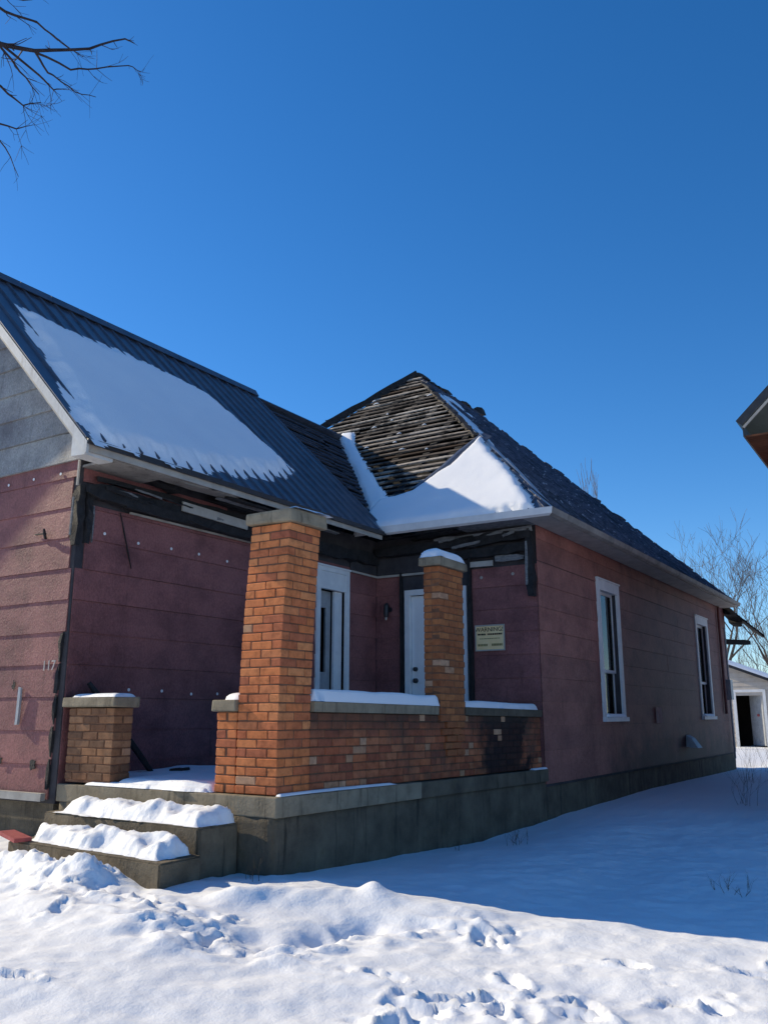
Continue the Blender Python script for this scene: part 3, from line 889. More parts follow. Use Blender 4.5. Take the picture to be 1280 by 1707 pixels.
# boxed return at the corner
mobj('eave_return', [(-0.335, 2.10, 3.565), (-0.335, 2.10, 3.66), (-0.335, 2.30, 3.575), (-0.335, 2.30, 3.83), (-0.005, 2.10, 3.565), (-0.005, 2.10, 3.66), (-0.005, 2.30, 3.575), (-0.005, 2.30, 3.83)],
     [(0, 1, 3, 2), (4, 6, 7, 5), (0, 2, 6, 4), (1, 5, 7, 3), (0, 4, 5, 1), (2, 3, 7, 6)], 'rake_white', house)
box('fascia', (-0.33, 2.075, 3.60), (4.78, 2.10, 3.70), 'trim_dirty', house, jit=0.004)
box('drip_edge', (-0.35, 2.045, 3.66), (4.84, 2.070, 3.715), 'black', house, jit=0.004)
box('soffit', (0.0, 2.105, 3.59), (0.75, 2.55, 3.61), 'gutter_grey', house, jit=0.004)
beam('soffit_board', (0.70, 2.20, 3.60), (1.9, 2.20, 3.59), 0.16, 0.02, 'gutter_grey', house, jag=0.012, seg=7)
beam('soffit_board', (0.72, 2.42, 3.60), (1.2, 2.43, 3.57), 0.14, 0.02, 'char', house, jag=0.02, seg=5)
for q in range(4):
    vq = 2.16 + q * 0.1
    beam('soffit_board', (1.56 + rnd.uniform(0, .25), vq, 3.58), (rnd.uniform(2.6, 4.4), vq + .01, 3.57), 0.07, 0.02, 'ash' if q == 1 else 'char', house, jag=0.008, seg=5)
for q in range(9):
    u = 0.6 + q * 0.55
    beam('rafter', (u, 2.12, 3.70), (u, 2.75, 4.30), 0.045, 0.11, 'char', house, jag=0.006, seg=2, up=(1, 0, 0))
# front eave of the main block
mobj('gutter', [(4.79, 2.34, 3.70), (4.84, 2.34, 3.68), (4.84, EV - .05, 3.665), (4.79, EV - .10, 3.685), (4.775, 2.34, 3.80), (4.85, 2.34, 3.80), (4.85, EV - .05, 3.765), (4.775, EV - .115, 3.765)],
     BOXF, 'white', house)
mobj('gutter', [(4.79, EV - .10, 3.685), (16.6, EV - .10, 3.705), (16.6, EV - .05, 3.69), (4.84, EV - .05, 3.665), (4.775, EV - .115, 3.765), (16.6, EV - .115, 3.765), (16.6, EV - .04, 3.765), (4.85, EV - .04, 3.765)],
     BOXF, 'gutter_grey', house)
box('soffit', (4.86, EV - .03, 3.672), (16.55, -0.028, 3.696), 'trim_dirty', house)
box('soffit', (4.86, -0.02, 3.672), (5.33, 1.0, 3.694), 'ash', house, jit=0.004)
for q in range(6):
    uq = 4.9 + q * 0.075
    beam('soffit_board', (uq, rnd.uniform(.9, 1.2), 3.68), (uq + .01, rnd.uniform(1.6, 2.3), 3.66), 0.06, 0.02, 'char', house, jag=0.01, seg=5)
for q in range(5):
    v = 0.3 + q * 0.5
    beam('rafter', (4.9, v, 3.73), (5.45, v, 4.25), 0.045, 0.11, 'char', house, jag=0.006, seg=2, up=(0, 1, 0))
# burnt porch beam and hangings along the walls
beam('charred_beam', (0.03, 2.49, 3.37), (2.3, 2.49, 3.35), 0.09, 0.16, 'char', house, jag=0.024, seg=18)
beam('charred_beam', (2.3, 2.49, 3.36), (5.28, 2.49, 3.40), 0.10, 0.15, 'char', house, jag=0.026, seg=18)
beam('charred_beam', (0.5, 2.46, 3.30), (3.7, 2.47, 3.29), 0.05, 0.10, 'char', house, jag=0.014, seg=12)
beam('charred_beam', (0.15, 2.50, 3.50), (3.0, 2.52, 3.52), 0.04, 0.05, 'char', house, jag=0.012, seg=10)
beam('charred_beam', (5.27, 0.05, 3.55), (5.27, 2.5, 3.52), 0.10, 0.14, 'char', house, jag=0.018, seg=12)
beam('charred_beam', (5.29, 0.10, 3.38), (5.29, 1.2, 3.36), 0.08, 0.12, 'char', house, jag=0.02, seg=8)
beam('charred_beam', (5.25, 0.02, 3.62), (5.25, 1.5, 3.60), 0.06, 0.05, 'ash', house, jag=0.014, seg=8)
for q in range(9):
    u = rnd.uniform(.1, 2.2); z = rnd.uniform(3.27, 3.5); L = rnd.uniform(.15, .5)
    beam('splinter', (u, 2.425, z), (u + L, 2.42, z - rnd.uniform(-.01, .04)), .012, rnd.uniform(.012, .04), rnd.choice(('char', 'char', 'ash')), house, jag=.006, seg=4)
for q in range(7):
    v = rnd.uniform(.1, 1.6); z = rnd.uniform(3.30, 3.62); L = rnd.uniform(.15, .5)
    beam('splinter', (5.205, v, z), (5.20, v + L, z - rnd.uniform(-.02, .05)), .012, rnd.uniform(.012, .045), rnd.choice(('char', 'ash')), house, jag=.007, seg=4)
beam('trim_board', (1.25, 2.425, 3.425), (2.32, 2.425, 3.40), 0.022, 0.105, 'trim_dirty', house)
beam('trim_board', (0.32, 2.43, 3.40), (0.62, 2.43, 3.385), 0.02, 0.045, 'ash', house, jag=0.006, seg=3)
beam('trim_strip', (0.62, 2.532, 3.238), (3.86, 2.532, 3.238), 0.02, 0.022, 'trim_dirty', house)
beam('trim_strip', (4.66, 2.525, 3.178), (5.33, 2.53, 3.172), 0.02, 0.028, 'trim_dirty', house)
beam('trim_strip', (5.325, 1.10, 3.165), (5.325, 2.52, 3.17), 0.02, 0.032, 'trim_dirty', house)
box('sooty_panel', (4.66, 2.535, 3.20), (5.33, 2.552, 3.44), 'sooty_panel', house)
box('sooty_panel', (5.335, 1.0, 3.19), (5.352, 2.52, 3.44), 'sooty_panel', house)
beam('trim_board', (5.30, 0.62, 3.21), (5.30, 0.97, 3.215), 0.02, 0.075, 'trim_dirty', house)
beam('trim_board', (5.29, 0.16, 3.25), (5.29, 0.58, 3.26), 0.02, 0.085, 'ash', house, jag=0.008, seg=4)
beam('trim_board', (5.26, 0.30, 3.56), (5.26, 0.46, 3.565), 0.02, 0.05, 'trim_dirty', house)
beam('corner_post', (5.29, 0.06, 2.72), (5.29, 0.06, 3.62), 0.11, 0.09, 'char', house, jag=0.012, seg=7, up=(0, 1, 0))
beam('trim_strip', (5.23, 0.10, 2.86), (5.225, 0.09, 3.45), 0.02, 0.03, 'ash', house, jag=0.005, seg=4, up=(0, 1, 0))
beam('charred_post', (5.31, 0.985, 0.6), (5.31, 0.985, 3.5), 0.075, 0.04, 'char', house, jag=0.006, seg=9, up=(0, 1, 0))
beam('charred_post', (5.32, 2.10, 0.6), (5.32, 2.10, 3.2), 0.05, 0.03, 'char', house, jag=0.005, seg=9, up=(0, 1, 0))
# burnt corner of the left wing
beam('corner_post', (0.01, 2.575, 2.80), (0.01, 2.575, 3.40), 0.07, 0.09, 'char', house, jag=0.012, seg=6, up=(0, 1, 0))
beam('corner_post', (0.10, 2.525, 2.83), (0.10, 2.525, 3.36), 0.05, 0.05, 'char', house, jag=0.012, seg=6, up=(0, 1, 0))
beam('trim_strip', (-0.045, 2.60, 2.90), (-0.045, 2.59, 3.28), 0.014, 0.02, 'ash', house, up=(0, 1, 0))
beam('trim_strip', (0.16, 2.53, 2.85), (0.155, 2.53, 3.22), 0.02, 0.025, 'ash', house, jag=0.005, seg=4, up=(0, 1, 0))
beam('corner_strip', (-0.028, 2.57, 3.40), (-0.028, 2.565, 3.66), 0.018, 0.02, 'trim_dirty', house, up=(0, 1, 0))
for q in range(5):
    z = 0.52 + q * 0.29
    beam('corner_post', (-0.006, 2.665 - q * 0.006, z), (-0.006, 2.66 - q * 0.008, z + 0.27), 0.05, 0.035, 'char', house, jag=0.008, seg=3, up=(0, 1, 0))

# little fixings and scars on the siding
def disc(name, c, nrm, r, mat, parent, t=0.004, jag=0.0, sy=1.0):
    n_ = Vector(nrm).normalized(); a = n_.cross(Vector((0, 0, 1))).normalized(); b = Vector((0, 0, 1))
    vs = []
    for k in (0, 1):
        for j in range(10):
            an = 2 * math.pi * j / 10; rr_ = r * (1 + rnd.uniform(-jag, jag)) if k == 0 else None
            q = Vector(c) + n_ * (t * k) + (a * math.cos(an) + b * math.sin(an) * sy) * (r * (1 if not jag else (1 + jag * math.sin(j * 2.7 + r * 90))))
            vs.append(tuple(q))
    f = [(j, (j + 1) % 10, 10 + (j + 1) % 10, 10 + j) for j in range(10)] + [tuple(range(10, 20)), tuple(range(9, -1, -1))]
    return mobj(name, vs, f, mat, parent)
for (v, z) in ((3.70, 3.56), (3.28, 3.563), (2.85, 3.557)): disc('cap_nail', (-0.02, v, z), (-1, 0, 0), 0.015, 'white', house)
for (u, z) in ((.324, 2.968), (.766, 2.942), (1.233, 2.958), (1.656, 2.963), (2.122, 2.948), (.765, 1.436), (1.211, 1.434), (1.641, 1.411), (2.05, 1.42)):
    disc('cap_nail', (u, 2.543, z), (0, -1, 0), 0.016, 'white', house)
for (v, z) in ((.82, 3.03), (.35, 3.045), (.62, 1.32)): disc('cap_nail', (5.345, v, z), (-1, 0, 0), 0.022, 'trim_dirty', house)
disc('hole', (-0.021, 2.895, 0.735), (-1, 0, 0), 0.045, 'char', house, jag=0.3, sy=1.1)
disc('hole', (-0.021, 3.29, 1.47), (-1, 0, 0), 0.022, 'char', house, jag=0.3, sy=2)
disc('hole', (-0.022, 3.40, 0.76), (-1, 0, 0), 0.035, 'char', house, jag=0.3)
box('metal_strip', (-0.045, 3.155, 1.10), (-0.021, 3.19, 1.45), 'steel', house, jit=0.006)
beam('bracket', (-0.03, 3.16, 2.965), (-0.035, 2.98, 2.955), 0.012, 0.012, 'char', house)
beam('bracket', (-0.03, 2.99, 2.90), (-0.06, 2.985, 3.0), 0.025, 0.02, 'char', house, jag=0.004, seg=2, up=(0, 1, 0))
beam('split', (0.50, 2.540, 3.22), (0.69, 2.538, 2.66), 0.006, 0.016, 'char', house, jag=0.003, seg=6, up=(0, 1, 0))

# ---- house number, worn figures
def text_obj(name, s, size, loc, right, up, mat, parent, extr=0.002, align='CENTER'):
    cu = bpy.data.curves.new(name, 'FONT')
    cu.body = s; cu.size = size; cu.extrude = extr; cu.align_x = align; cu.align_y = 'CENTER'
    cu.resolution_u = 3
    tmp = bpy.data.objects.new(name, cu)
    COL.objects.link(tmp)
    dg = bpy.context.evaluated_depsgraph_get()
    me = bpy.data.meshes.new_from_object(tmp.evaluated_get(dg))
    bpy.data.objects.remove(tmp)
    me.name = name
    me.materials.clear(); me.materials.append(M[mat])
    o = link_mesh(name, me, parent, loc)
    r_, u_ = Vector(right).normalized(), Vector(up).normalized(); n_ = r_.cross(u_)
    o.rotation_euler = Matrix((r_, u_, n_)).transposed().to_euler()
    return o
text_obj('house_number', '117', 0.135, (-0.026, 2.775, 1.645), (0, -1, 0), (0, 0, 1), 'digit', house)

# ---- windows and doors
def window(O, S, N, s0, s1, z0, z1, casing, parent=house, head=0.13, sill=True, blind=0.0, mid=True, mat='white', open_=False):
    """Cased sash window; outer casing from s0..s1, z0..z1 on a wall plane."""
    O, S, N = Vector(O), Vector(S), Vector(N)
    def hb(mb, a, b, z_0, z_1, d0, d1):
        pts = []
        for z in (z_0, z_1):
            for (s, d) in ((a, d1), (b, d1), (b, d0), (a, d0)):
                p = O + S * s + N * d; pts.append((p.x, p.y, z))
        mb.hexa(pts)
    mb = MB()
    hb(mb, s0, s0 + casing, z0, z1, -0.10, 0.034)
    hb(mb, s1 - casing, s1, z0, z1, -0.10, 0.034)
    hb(mb, s0 + casing, s1 - casing, z1 - head, z1, -0.10, 0.036)
    hb(mb, s0 - .015, s1 + .015, z1 + .001, z1 + 0.025, -0.02, 0.05)
    win = mb.obj('window', mat, parent)
    a, b, c, d = s0 + casing, s1 - casing, z0 + 0.02, z1 - head
    if sill:
        m2 = MB(); hb(m2, s0 - 0.02, s1 + 0.02, z0 - 0.045, z0 + 0.02, -0.10, 0.075); m2.obj('sill', mat, win)
    zm = c + (d - c) * (0.36 if mid else 0.5)
    fr = 0.045
    for (za, zb, dep) in () if open_ else ((c, zm + 0.02, -0.085), (zm - 0.02, d, -0.055)):
        ms = MB()
        hb(ms, a, a + fr, za, zb, dep - .028, dep); hb(ms, b - fr, b, za, zb, dep - .028, dep)
        hb(ms, a + fr, b - fr, za, za + fr, dep - .028, dep - .001); hb(ms, a + fr, b - fr, zb - fr, zb, dep - .028, dep - .001)
        ms.obj('sash', mat, win)
        mp = MB(); hb(mp, a + fr, b - fr, za + fr, zb - fr, dep - .017, dep - .012); mp.obj('pane', 'glass', win)
    if blind:
        nb = 14
        for q in range(1):
            v, f = [], []
            for i in range(nb + 1):
                s = a + 0.02 + (b - a - .04) * i / nb
                for z in (d - (d - c) * blind + rnd.uniform(-.02, .02), d):
                    p = O + S * s + N * (-0.125 + 0.008 * math.sin(i * 1.9)); v.append((p.x, p.y, z))
            for i in range(nb): f.append((2 * i, 2 * i + 2, 2 * i + 3, 2 * i + 1))
            mobj('curtain', v, f, 'curtain', win)
    return win
window((0, 0, 0), (1, 0, 0), (0, -1, 0), 7.645, 8.70, 1.13, 3.25, 0.115, blind=0.55, head=0.16)
window((0, 0, 0), (1, 0, 0), (0, -1, 0), 13.84, 14.94, 1.13, 3.25, 0.115, blind=0.45, head=0.16)
# tall opening behind the big pillar
win = window((0, 2.56, 0), (1, 0, 0), (0, -1, 0), 3.87, 4.63, 0.72, 3.16, 0.085, head=0.06, sill=False, mid=False, open_=True)
box('transom_panel', (3.957, 2.535, 2.86), (4.543, 2.60, 3.098), 'white', win)
box('jamb_board', (4.36, 2.60, 0.74), (4.543, 2.635, 2.855), 'white', win)
box('inner_panel', (3.96, 2.66, 0.74), (4.355, 2.69, 1.75), 'steel', win)
box('inner_panel', (4.25, 2.66, 1.752), (4.355, 2.69, 2.85), 'steel', win)
box('inner_panel', (3.96, 2.66, 2.62), (4.248, 2.69, 2.85), 'steel', win)
# front door
d_ = MB()
d_.box((5.325, 1.05, 0.58), (5.42, 1.13, 2.94)).box((5.325, 1.97, 0.58), (5.42, 2.05, 2.94)).box((5.323, 1.13, 2.86), (5.42, 1.97, 2.94))
dfr = d_.obj('door_frame', 'white', house)
door = box('door', (5.385, 1.135, 0.60), (5.43, 1.965, 2.855), 'white_door', house, bevel=0.004)
for (a, b, c, d) in ((1.22, .78, 1.50, 1.45), (1.60, .78, 1.88, 1.45), (1.22, 1.62, 1.50, 2.70), (1.60, 1.62, 1.88, 2.70)):
    box('door_panel', (5.377, a, b), (5.387, c, d), 'white_door', door, bevel=0.003)
def knob(name, z, r):
    mb = MB()
    mb.tube([(5.386, 1.895, z), (5.375, 1.895, z), (5.374, 1.895, z), (5.355, 1.895, z)], [r, r, r * .45, r * .45], 12)
    mb.tube([(5.36, 1.895, z), (5.35, 1.895, z), (5.335, 1.895, z), (5.325, 1.895, z)], [r * .5, r * .9, r * .95, r * .5], 12)
    mb.obj(name, 'black', door, smooth_sh=False)
knob('deadbolt', 1.815, 0.032); knob('handle', 1.655, 0.036)
# wall lamp by the door
lamp = empty('wall_lamp', (5.34, 2.31, 2.65), 'small brass and glass wall lamp beside the white front door', 'lamp')
mb = MB(); mb.tube([(5.345, 2.31, 2.68), (5.32, 2.31, 2.68)], [.04, .035], 12); mb.obj('back_plate', 'black', lamp)
mb = MB(); mb.tube([(5.32, 2.31, 2.72), (5.26, 2.31, 2.77), (5.24, 2.31, 2.74)], .01, 6); mb.obj('arm', 'black', lamp)
mb = MB(); mb.tube([(5.24, 2.31, 2.76), (5.24, 2.31, 2.73), (5.24, 2.31, 2.62), (5.24, 2.31, 2.56)], [.02, .035, .04, .03], 12); mb.obj('shade', 'black', lamp)
mb = MB(); mb.tube([(5.24, 2.31, 2.57), (5.24, 2.31, 2.54), (5.24, 2.31, 2.52)], [.012, .02, .008], 10); mb.obj('bulb', 'trim_dirty', lamp)
# warning sign
sg = empty('warning_sign', (5.33, 0.705, 2.03), 'cream WARNING notice board fixed on the maroon porch wall', 'sign')
box('board', (5.322, 0.49, 2.03), (5.334, 0.92, 2.37), 'sign_cream', sg)
mb = MB()
mb.box((5.316, .485, 2.025), (5.323, .925, 2.043)).box((5.316, .485, 2.357), (5.323, .925, 2.375)).box((5.316, .485, 2.043), (5.323, .500, 2.357)).box((5.316, .910, 2.043), (5.323, .925, 2.357))
mb.obj('border', 'trim_dirty', sg)
text_obj('lettering', 'WARNING!', 0.082, (5.320, 0.715, 2.310), (0, -1, 0), (0, 0, 1), 'ink', sg, 0.0015)
def print_line(z, h, words, mat):
    mb = MB()
    for (a, b) in words:
        x = b
        while x > a:
            w_ = rnd.uniform(.012, .03); mb.box((5.3195, max(a, x - w_), z - h / 2), (5.3215, x, z + h / 2)); x -= w_ + .006
    mb.obj('small_print', mat, sg)
print_line(2.248, 0.022, [(.525, .74), (.77, .885)], 'ink')
print_line(2.19, 0.010, [(.56, .86)], 'ink_olive')
print_line(2.105, 0.030, [(.52, .68), (.745, .885)], 'ink_olive')
# side wall fittings
box('wall_vent', (10.44, -0.055, 1.04), (10.68, -0.015, 1.31), 'vent_pink', house, bevel=0.006)
vh = mobj('vent_hood', [(12.35, -0.02, .58), (12.70, -0.02, .58), (12.70, -0.24, .56), (12.35, -0.24, .56), (12.38, -0.02, .80), (12.67, -0.02, .80), (12.66, -.12, .74), (12.39, -.12, .74)], BOXF, 'steel', house)
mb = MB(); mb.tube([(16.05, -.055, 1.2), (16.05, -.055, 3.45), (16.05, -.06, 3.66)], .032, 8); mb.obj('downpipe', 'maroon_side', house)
box('meter_box', (16.32, -0.14, 1.52), (16.58, -0.02, 1.98), 'steel', house, bevel=0.01)
mb = MB(); mb.tube([(16.45, -.08, 1.98), (16.45, -.08, 3.2)], .02, 8); mb.tube([(16.45, -.08, 1.52), (16.45, -.08, .2)], .02, 8); mb.obj('conduit', 'steel', house)
# burnt roof end hanging off the far corner
beam('hanging_board', (16.7, 0.25, 4.05), (17.35, -0.78, 3.02), 0.16, 0.05, 'char', house, jag=0.012, seg=8)
beam('hanging_board', (16.8, -0.05, 3.75), (17.2, -0.25, 3.28), 0.34, 0.04, 'char', house, jag=0.05, seg=5)
beam('hanging_board', (16.9, 0.0, 3.60), (17.3, -0.42, 3.36), 0.12, 0.04, 'char', house, jag=0.03, seg=4)
beam('joist_end', (16.85, 0.02, 2.90), (17.4, -0.46, 2.89), 0.09, 0.12, 'char', house, jag=0.008, seg=4)

# ------------------------------------------------------------------ brick porch
TILT = lambda u: -0.055 * max(0.0, u - 0.5) / 4.86
bme = {}
def brick_mesh(key):
    if key in bme: return bme[key]
    bm = bmesh.new()
    bmesh.ops.create_cube(bm, size=1.0)
    for v in bm.verts: v.co = Vector((v.co.x * 0.2, v.co.y * 0.096, v.co.z * 0.0605))
    bmesh.ops.bevel(bm, geom=bm.edges[:], offset=0.005, segments=1, affect='EDGES')
    for v in bm.verts: v.co += Vector([rnd.uniform(-.0012, .0012) for _ in range(3)])
    me = bpy.data.meshes.new('brick'); bm.to_mesh(me); bm.free()
    me.materials.append(M[key[0]])
    bme[key] = me
    return me
def brick(parent, c, length, rot90, mat, tilt=0.0):
    mt = mat if rnd.random() > (0.20 if length < 0.12 and mat == 'brick_red' else 0.02) else 'brick_pale'
    o = link_mesh('brick', brick_mesh((mt, rnd.randrange(3))), parent, Vector(c) + Vector((rnd.uniform(-.002, .002), rnd.uniform(-.002, .002), rnd.uniform(-.0015, .0015))))
    o.scale = (length / 0.2, 1, 1)
    o.rotation_euler = (rnd.uniform(-.006, .006), tilt + rnd.uniform(-.004, .004), (math.pi / 2 if rot90 else 0) + rnd.uniform(-.006, .006))
    return o
J = 0.0105; PITCHB = 0.0706
def brick_box(parent, u0, u1, v0, v1, z0, n, mat, shift=lambda z: 0.0, skip=None):
    """Hollow ring of bricks laid in running bond round a core."""
    D = 0.096
    def run(L):
        k = max(1, round(L / 0.21)); return [(i * L / k, (i + 1) * L / k - J) for i in range(k)]
    for c in range(n):
        z = z0 + c * PITCHB + PITCHB / 2
        du = shift(z)
        full_u = c % 2 == 0
        ua, ub = (u0, u1) if full_u else (u0 + D + J, u1 - D - J)
        va, vb = (v0 + D + J, v1 - D - J) if full_u else (v0, v1)
        if v1 - v0 < 2 * D + J:          # too thin for a ring
            ua, ub = u0, u1
            off = 0 if c % 2 == 0 else -0.105
            x = u0 + off
            while x < u1 - 0.03:
                a, b = max(x, u0), min(x + 0.205, u1)
                if b - a > 0.03:
                    for vc in (v0 + D / 2, v1 - D / 2): brick(parent, ((a + b) / 2 + du, vc, z), b - a - J * (b < u1), False, mat)
                x += 0.21
            continue
        for (a, b) in run(ub - ua + J):
            for vc in (v0 + D / 2, v1 - D / 2):
                brick(parent, (ua + (a + b) / 2 + du, vc, z), b - a, False, mat)
        if vb - va > 0.04:
            for (a, b) in run(vb - va + J):
                for uc in (u0 + D / 2, u1 - D / 2):
                    brick(parent, (uc + du, va + (a + b) / 2, z), b - a, True, mat)

def core(parent, u0, u1, v0, v1, z0, z1, shift=lambda z: 0.0, e=0.007, n=12):
    mb = MB(); v = []; f = []
    for i in range(n + 1):
        z = z0 + (z1 - z0) * i / n; d = shift(z)
        v += [(u0 + e + d, v0 + e, z), (u1 - e + d, v0 + e, z), (u1 - e + d, v1 - e, z), (u0 + e + d, v1 - e, z)]
    for i in range(n):
        for j in range(4): f.append((i * 4 + j, i * 4 + (j + 1) % 4, i * 4 + 4 + (j + 1) % 4, i * 4 + 4 + j))
    f += [(3, 2, 1, 0), tuple(n * 4 + j for j in range(4))]
    mobj('mortar', v, f, 'mortar', parent)

lean = lambda z: 0.0 if z < 1.1 else 0.092 * ((z - 1.1) / 1.6) ** 1.7
p1 = empty('brick_pillar', (0.28, 0.24, 0.58), 'tall leaning orange brick pillar at the front corner of the porch', 'pillar')
brick_box(p1, 0.067, 0.487, 0.03, 0.452, 0.58, 31, 'brick_orange', lean)
core(p1, 0.067, 0.487, 0.03, 0.452, 0.585, 2.765, lean)
dd = lean(2.75)
box('capstone', (0.067 + dd - .04, -.012, 2.770), (0.487 + dd + .045, 0.49, 2.885), 'concrete', p1, bevel=0.022, jit=0.012)
st = empty('brick_stub', (0.28, 0.57, 0.58), 'low orange brick stub with concrete cap left of the tall pillar', 'wall')
brick_box(st, 0.075, 0.487, 0.462, 0.68, 0.58, 9, 'brick_orange')
core(st, 0.075, 0.487, 0.462, 0.68, 0.585, 1.215)
box('capstone', (0.035, 0.456, 1.219), (0.50, 0.715, 1.312), 'concrete', st, bevel=0.012, jit=0.006)

pw = empty('porch_wall', (2.9, 0.1, 0.58), 'long low sooty red brick porch wall with concrete coping', 'wall')
for c in range(9):
    z = 0.58 + c * PITCHB + PITCHB / 2
    x = 0.492 - (0.105 if c % 2 else 0)
    while x < 5.32:
        bl = 0.095 if rnd.random() < 0.22 else 0.2
        a, b = max(x, 0.492), min(x + bl, 5.325)
        if b - a > 0.03: brick(pw, ((a + b) / 2, 0.033 + 0.048, z + TILT((a + b) / 2)), b - a, False, 'brick_red', tilt=0.0113)
        x += bl + 0.0105
mobj('mortar', [(0.49, .04, .585), (5.325, .04, .585 + TILT(5.36)), (5.325, .22, .585 + TILT(5.36)), (0.49, .22, .585), (0.49, .04, 1.215), (5.325, .04, 1.215 + TILT(5.36)), (5.325, .22, 1.215 + TILT(5.36)), (0.49, .22, 1.215)], BOXF, 'sooty_mortar', pw)
for a, b in ((0.50, 1.58), (1.586, 2.62), (3.215, 4.2), (4.206, 5.33)):
    mobj('coping', [(a, .005, 1.217 + TILT(a)), (b, .005, 1.217 + TILT(b)), (b, .26, 1.217 + TILT(b)), (a, .26, 1.217 + TILT(a)), (a, .0, 1.300 + TILT(a)), (b, .0, 1.300 + TILT(b)), (b, .265, 1.300 + TILT(b)), (a, .265, 1.300 + TILT(a))], BOXF, 'foundation' if a > 3 else 'concrete', pw)
p2 = empty('brick_pillar', (2.92, 0.1, 0.58), 'slim brown brick pillar rising from the porch wall before the door', 'pillar')
brick_box(p2, 2.645, 3.195, -0.005, 0.19, 1.122, 23, 'brick_mid')
core(p2, 2.645, 3.195, -0.005, 0.19, 1.12, 2.742)
for c in range(8):
    z = 0.56 + c * PITCHB + PITCHB / 2
    if c < 3: continue
    for a, b in (((2.80, 3.0), (3.01, 3.19)) if c % 2 else ((2.70 + .03 * (6 - c), 2.9), (2.91, 3.10))): brick(p2, ((a + b) / 2, 0.024 + 0.048 - .02, z), b - a, False, 'brick_mid')
box('capstone', (2.60, -.045, 2.745), (3.24, 0.225, 2.838), 'concrete', p2, bevel=0.014, jit=0.006)
pr = empty('brick_pier', (0.14, 2.18, 0.6), 'short brown brick pier with concrete cap beside the left wall', 'pier')
brick_box(pr, 0.015, 0.235, 1.86, 2.47, 0.62, 9, 'brick_brown')
core(pr, 0.015, 0.235, 1.86, 2.47, 0.60, 1.252)
box('capstone', (-0.025, 1.82, 1.257), (0.27, 2.53, 1.348), 'concrete', pr, bevel=0.012, jit=0.005)

pb = empty('concrete_porch', (2.6, 1.3, 0), 'weathered concrete porch base with slab edge under the brick wall', 'porch')
def tbox(name, a, b, mat, parent, bevel=0.0):
    o = box(name, a, b, mat, parent, bevel=bevel)
    w = WLOC[o.name]
    for v in o.data.vertices: v.co.z += TILT(v.co.x + w.x)
    return o
tbox('slab', (0.0, -0.03, 0.425), (2.2, 2.55, 0.578), 'concrete', pb, 0.01)
for a, b in ((2.204, 3.9), (3.904, 5.39)):
    tbox('slab', (a, -0.03 + rnd.uniform(-.006, .006), 0.425), (b, 2.53, 0.575), 'foundation', pb, 0.01)
tbox('core', (0.075, 0.075, -0.5), (5.34, 2.5, 0.422), 'joint', pb)
def rough_wall(name, P0, A, L, z0, z1, nrm, mat, parent, amp=0.008, top=lambda a: 0.0, thick=0.06):
    """A poured or parged wall face with real unevenness."""
    na, nz = max(2, int(L / 0.06)), max(2, int((z1 - z0) / 0.05))
    a = np.linspace(0, L, na + 1); z = np.linspace(z0, z1, nz + 1)
    A_, Z_ = np.meshgrid(a, z, indexing='ij')
    dsp = amp * (vnoise(A_ + P0[0], Z_ + P0[1], 3.0, 4, 11) + 0.5 * vnoise(A_, Z_, 16, 2, 12))
    N = np.array(nrm, float); P0 = np.array(P0, float); A = np.array(A, float)
    V = P0 + A_[..., None] * A + dsp[..., None] * N
    V[..., 2] = Z_ + np.vectorize(top)(A_)
    F_ = V.reshape(-1, 3); B_ = F_ - N * thick - dsp.reshape(-1, 1) * N
    n0 = len(F_); id_ = np.arange(n0).reshape(na + 1, nz + 1)
    f = []
    for q in range(na):
        for r in range(nz):
            f.append((id_[q, r], id_[q + 1, r], id_[q + 1, r + 1], id_[q, r + 1]))
        f.append((id_[q, nz], id_[q + 1, nz], id_[q + 1, nz] + n0, id_[q, nz] + n0))
    for r in range(nz):
        f.append((id_[0, r + 1], id_[0, r + 1] + n0, id_[0, r] + n0, id_[0, r])); f.append((id_[na, r], id_[na, r] + n0, id_[na, r + 1] + n0, id_[na, r + 1]))
    f = [tuple(int(t) for t in q) for q in f]
    return mobj(name, np.vstack([F_, B_]), f, mat, parent, smooth_sh=True)
rough_wall('foundation', (0.008, -0.004, 0), (1, 0, 0), 5.36, -0.45, 0.424, (0, -1, 0), 'foundation', pb, top=TILT)
rough_wall('foundation', (0.004, -0.002, 0), (0, 1, 0), 2.5, -0.45, 0.424, (-1, 0, 0), 'foundation', pb)
rough_wall('foundation', (5.375, 0.016, 0), (1, 0, 0), 11.56, -0.4, 0.332, (0, -1, 0), 'foundation', house, amp=0.01)
def prism(name, poly, z0, z1, mat, parent=None, bevel=0.0, **kw):
    n_ = len(poly)
    v = [(x, y, z0) for x, y in poly] + [(x, y, z1) for x, y in poly]
    f = [tuple(range(n_ - 1, -1, -1)), tuple(range(n_, 2 * n_))] + [(i, (i + 1) % n_, n_ + (i + 1) % n_, n_ + i) for i in range(n_)]
    o = mobj(name, v, f, mat, parent, **kw)
    if bevel:
        bm = bmesh.new(); bm.from_mesh(o.data)
        bmesh.ops.bevel(bm, geom=bm.edges[:], offset=bevel, segments=2, affect='EDGES')
        bm.to_mesh(o.data); bm.free()
    return o
sp_ = empty('porch_steps', (-0.4, 1.3, 0), 'two worn concrete steps leading up to the snowy porch', 'steps')
S_UP = [(-0.425, 0.36), (-0.01, 0.33), (-0.01, 2.34), (-0.30, 2.30)]
S_LO = [(-0.87, 0.27), (-0.428, 0.30), (-0.304, 2.22), (-0.70, 2.20)]
prism('tread', S_UP, -0.3, 0.375, 'step_concrete', sp_, 0.012)
prism('tread', S_LO, -0.3, 0.195, 'step_concrete', sp_, 0.012)
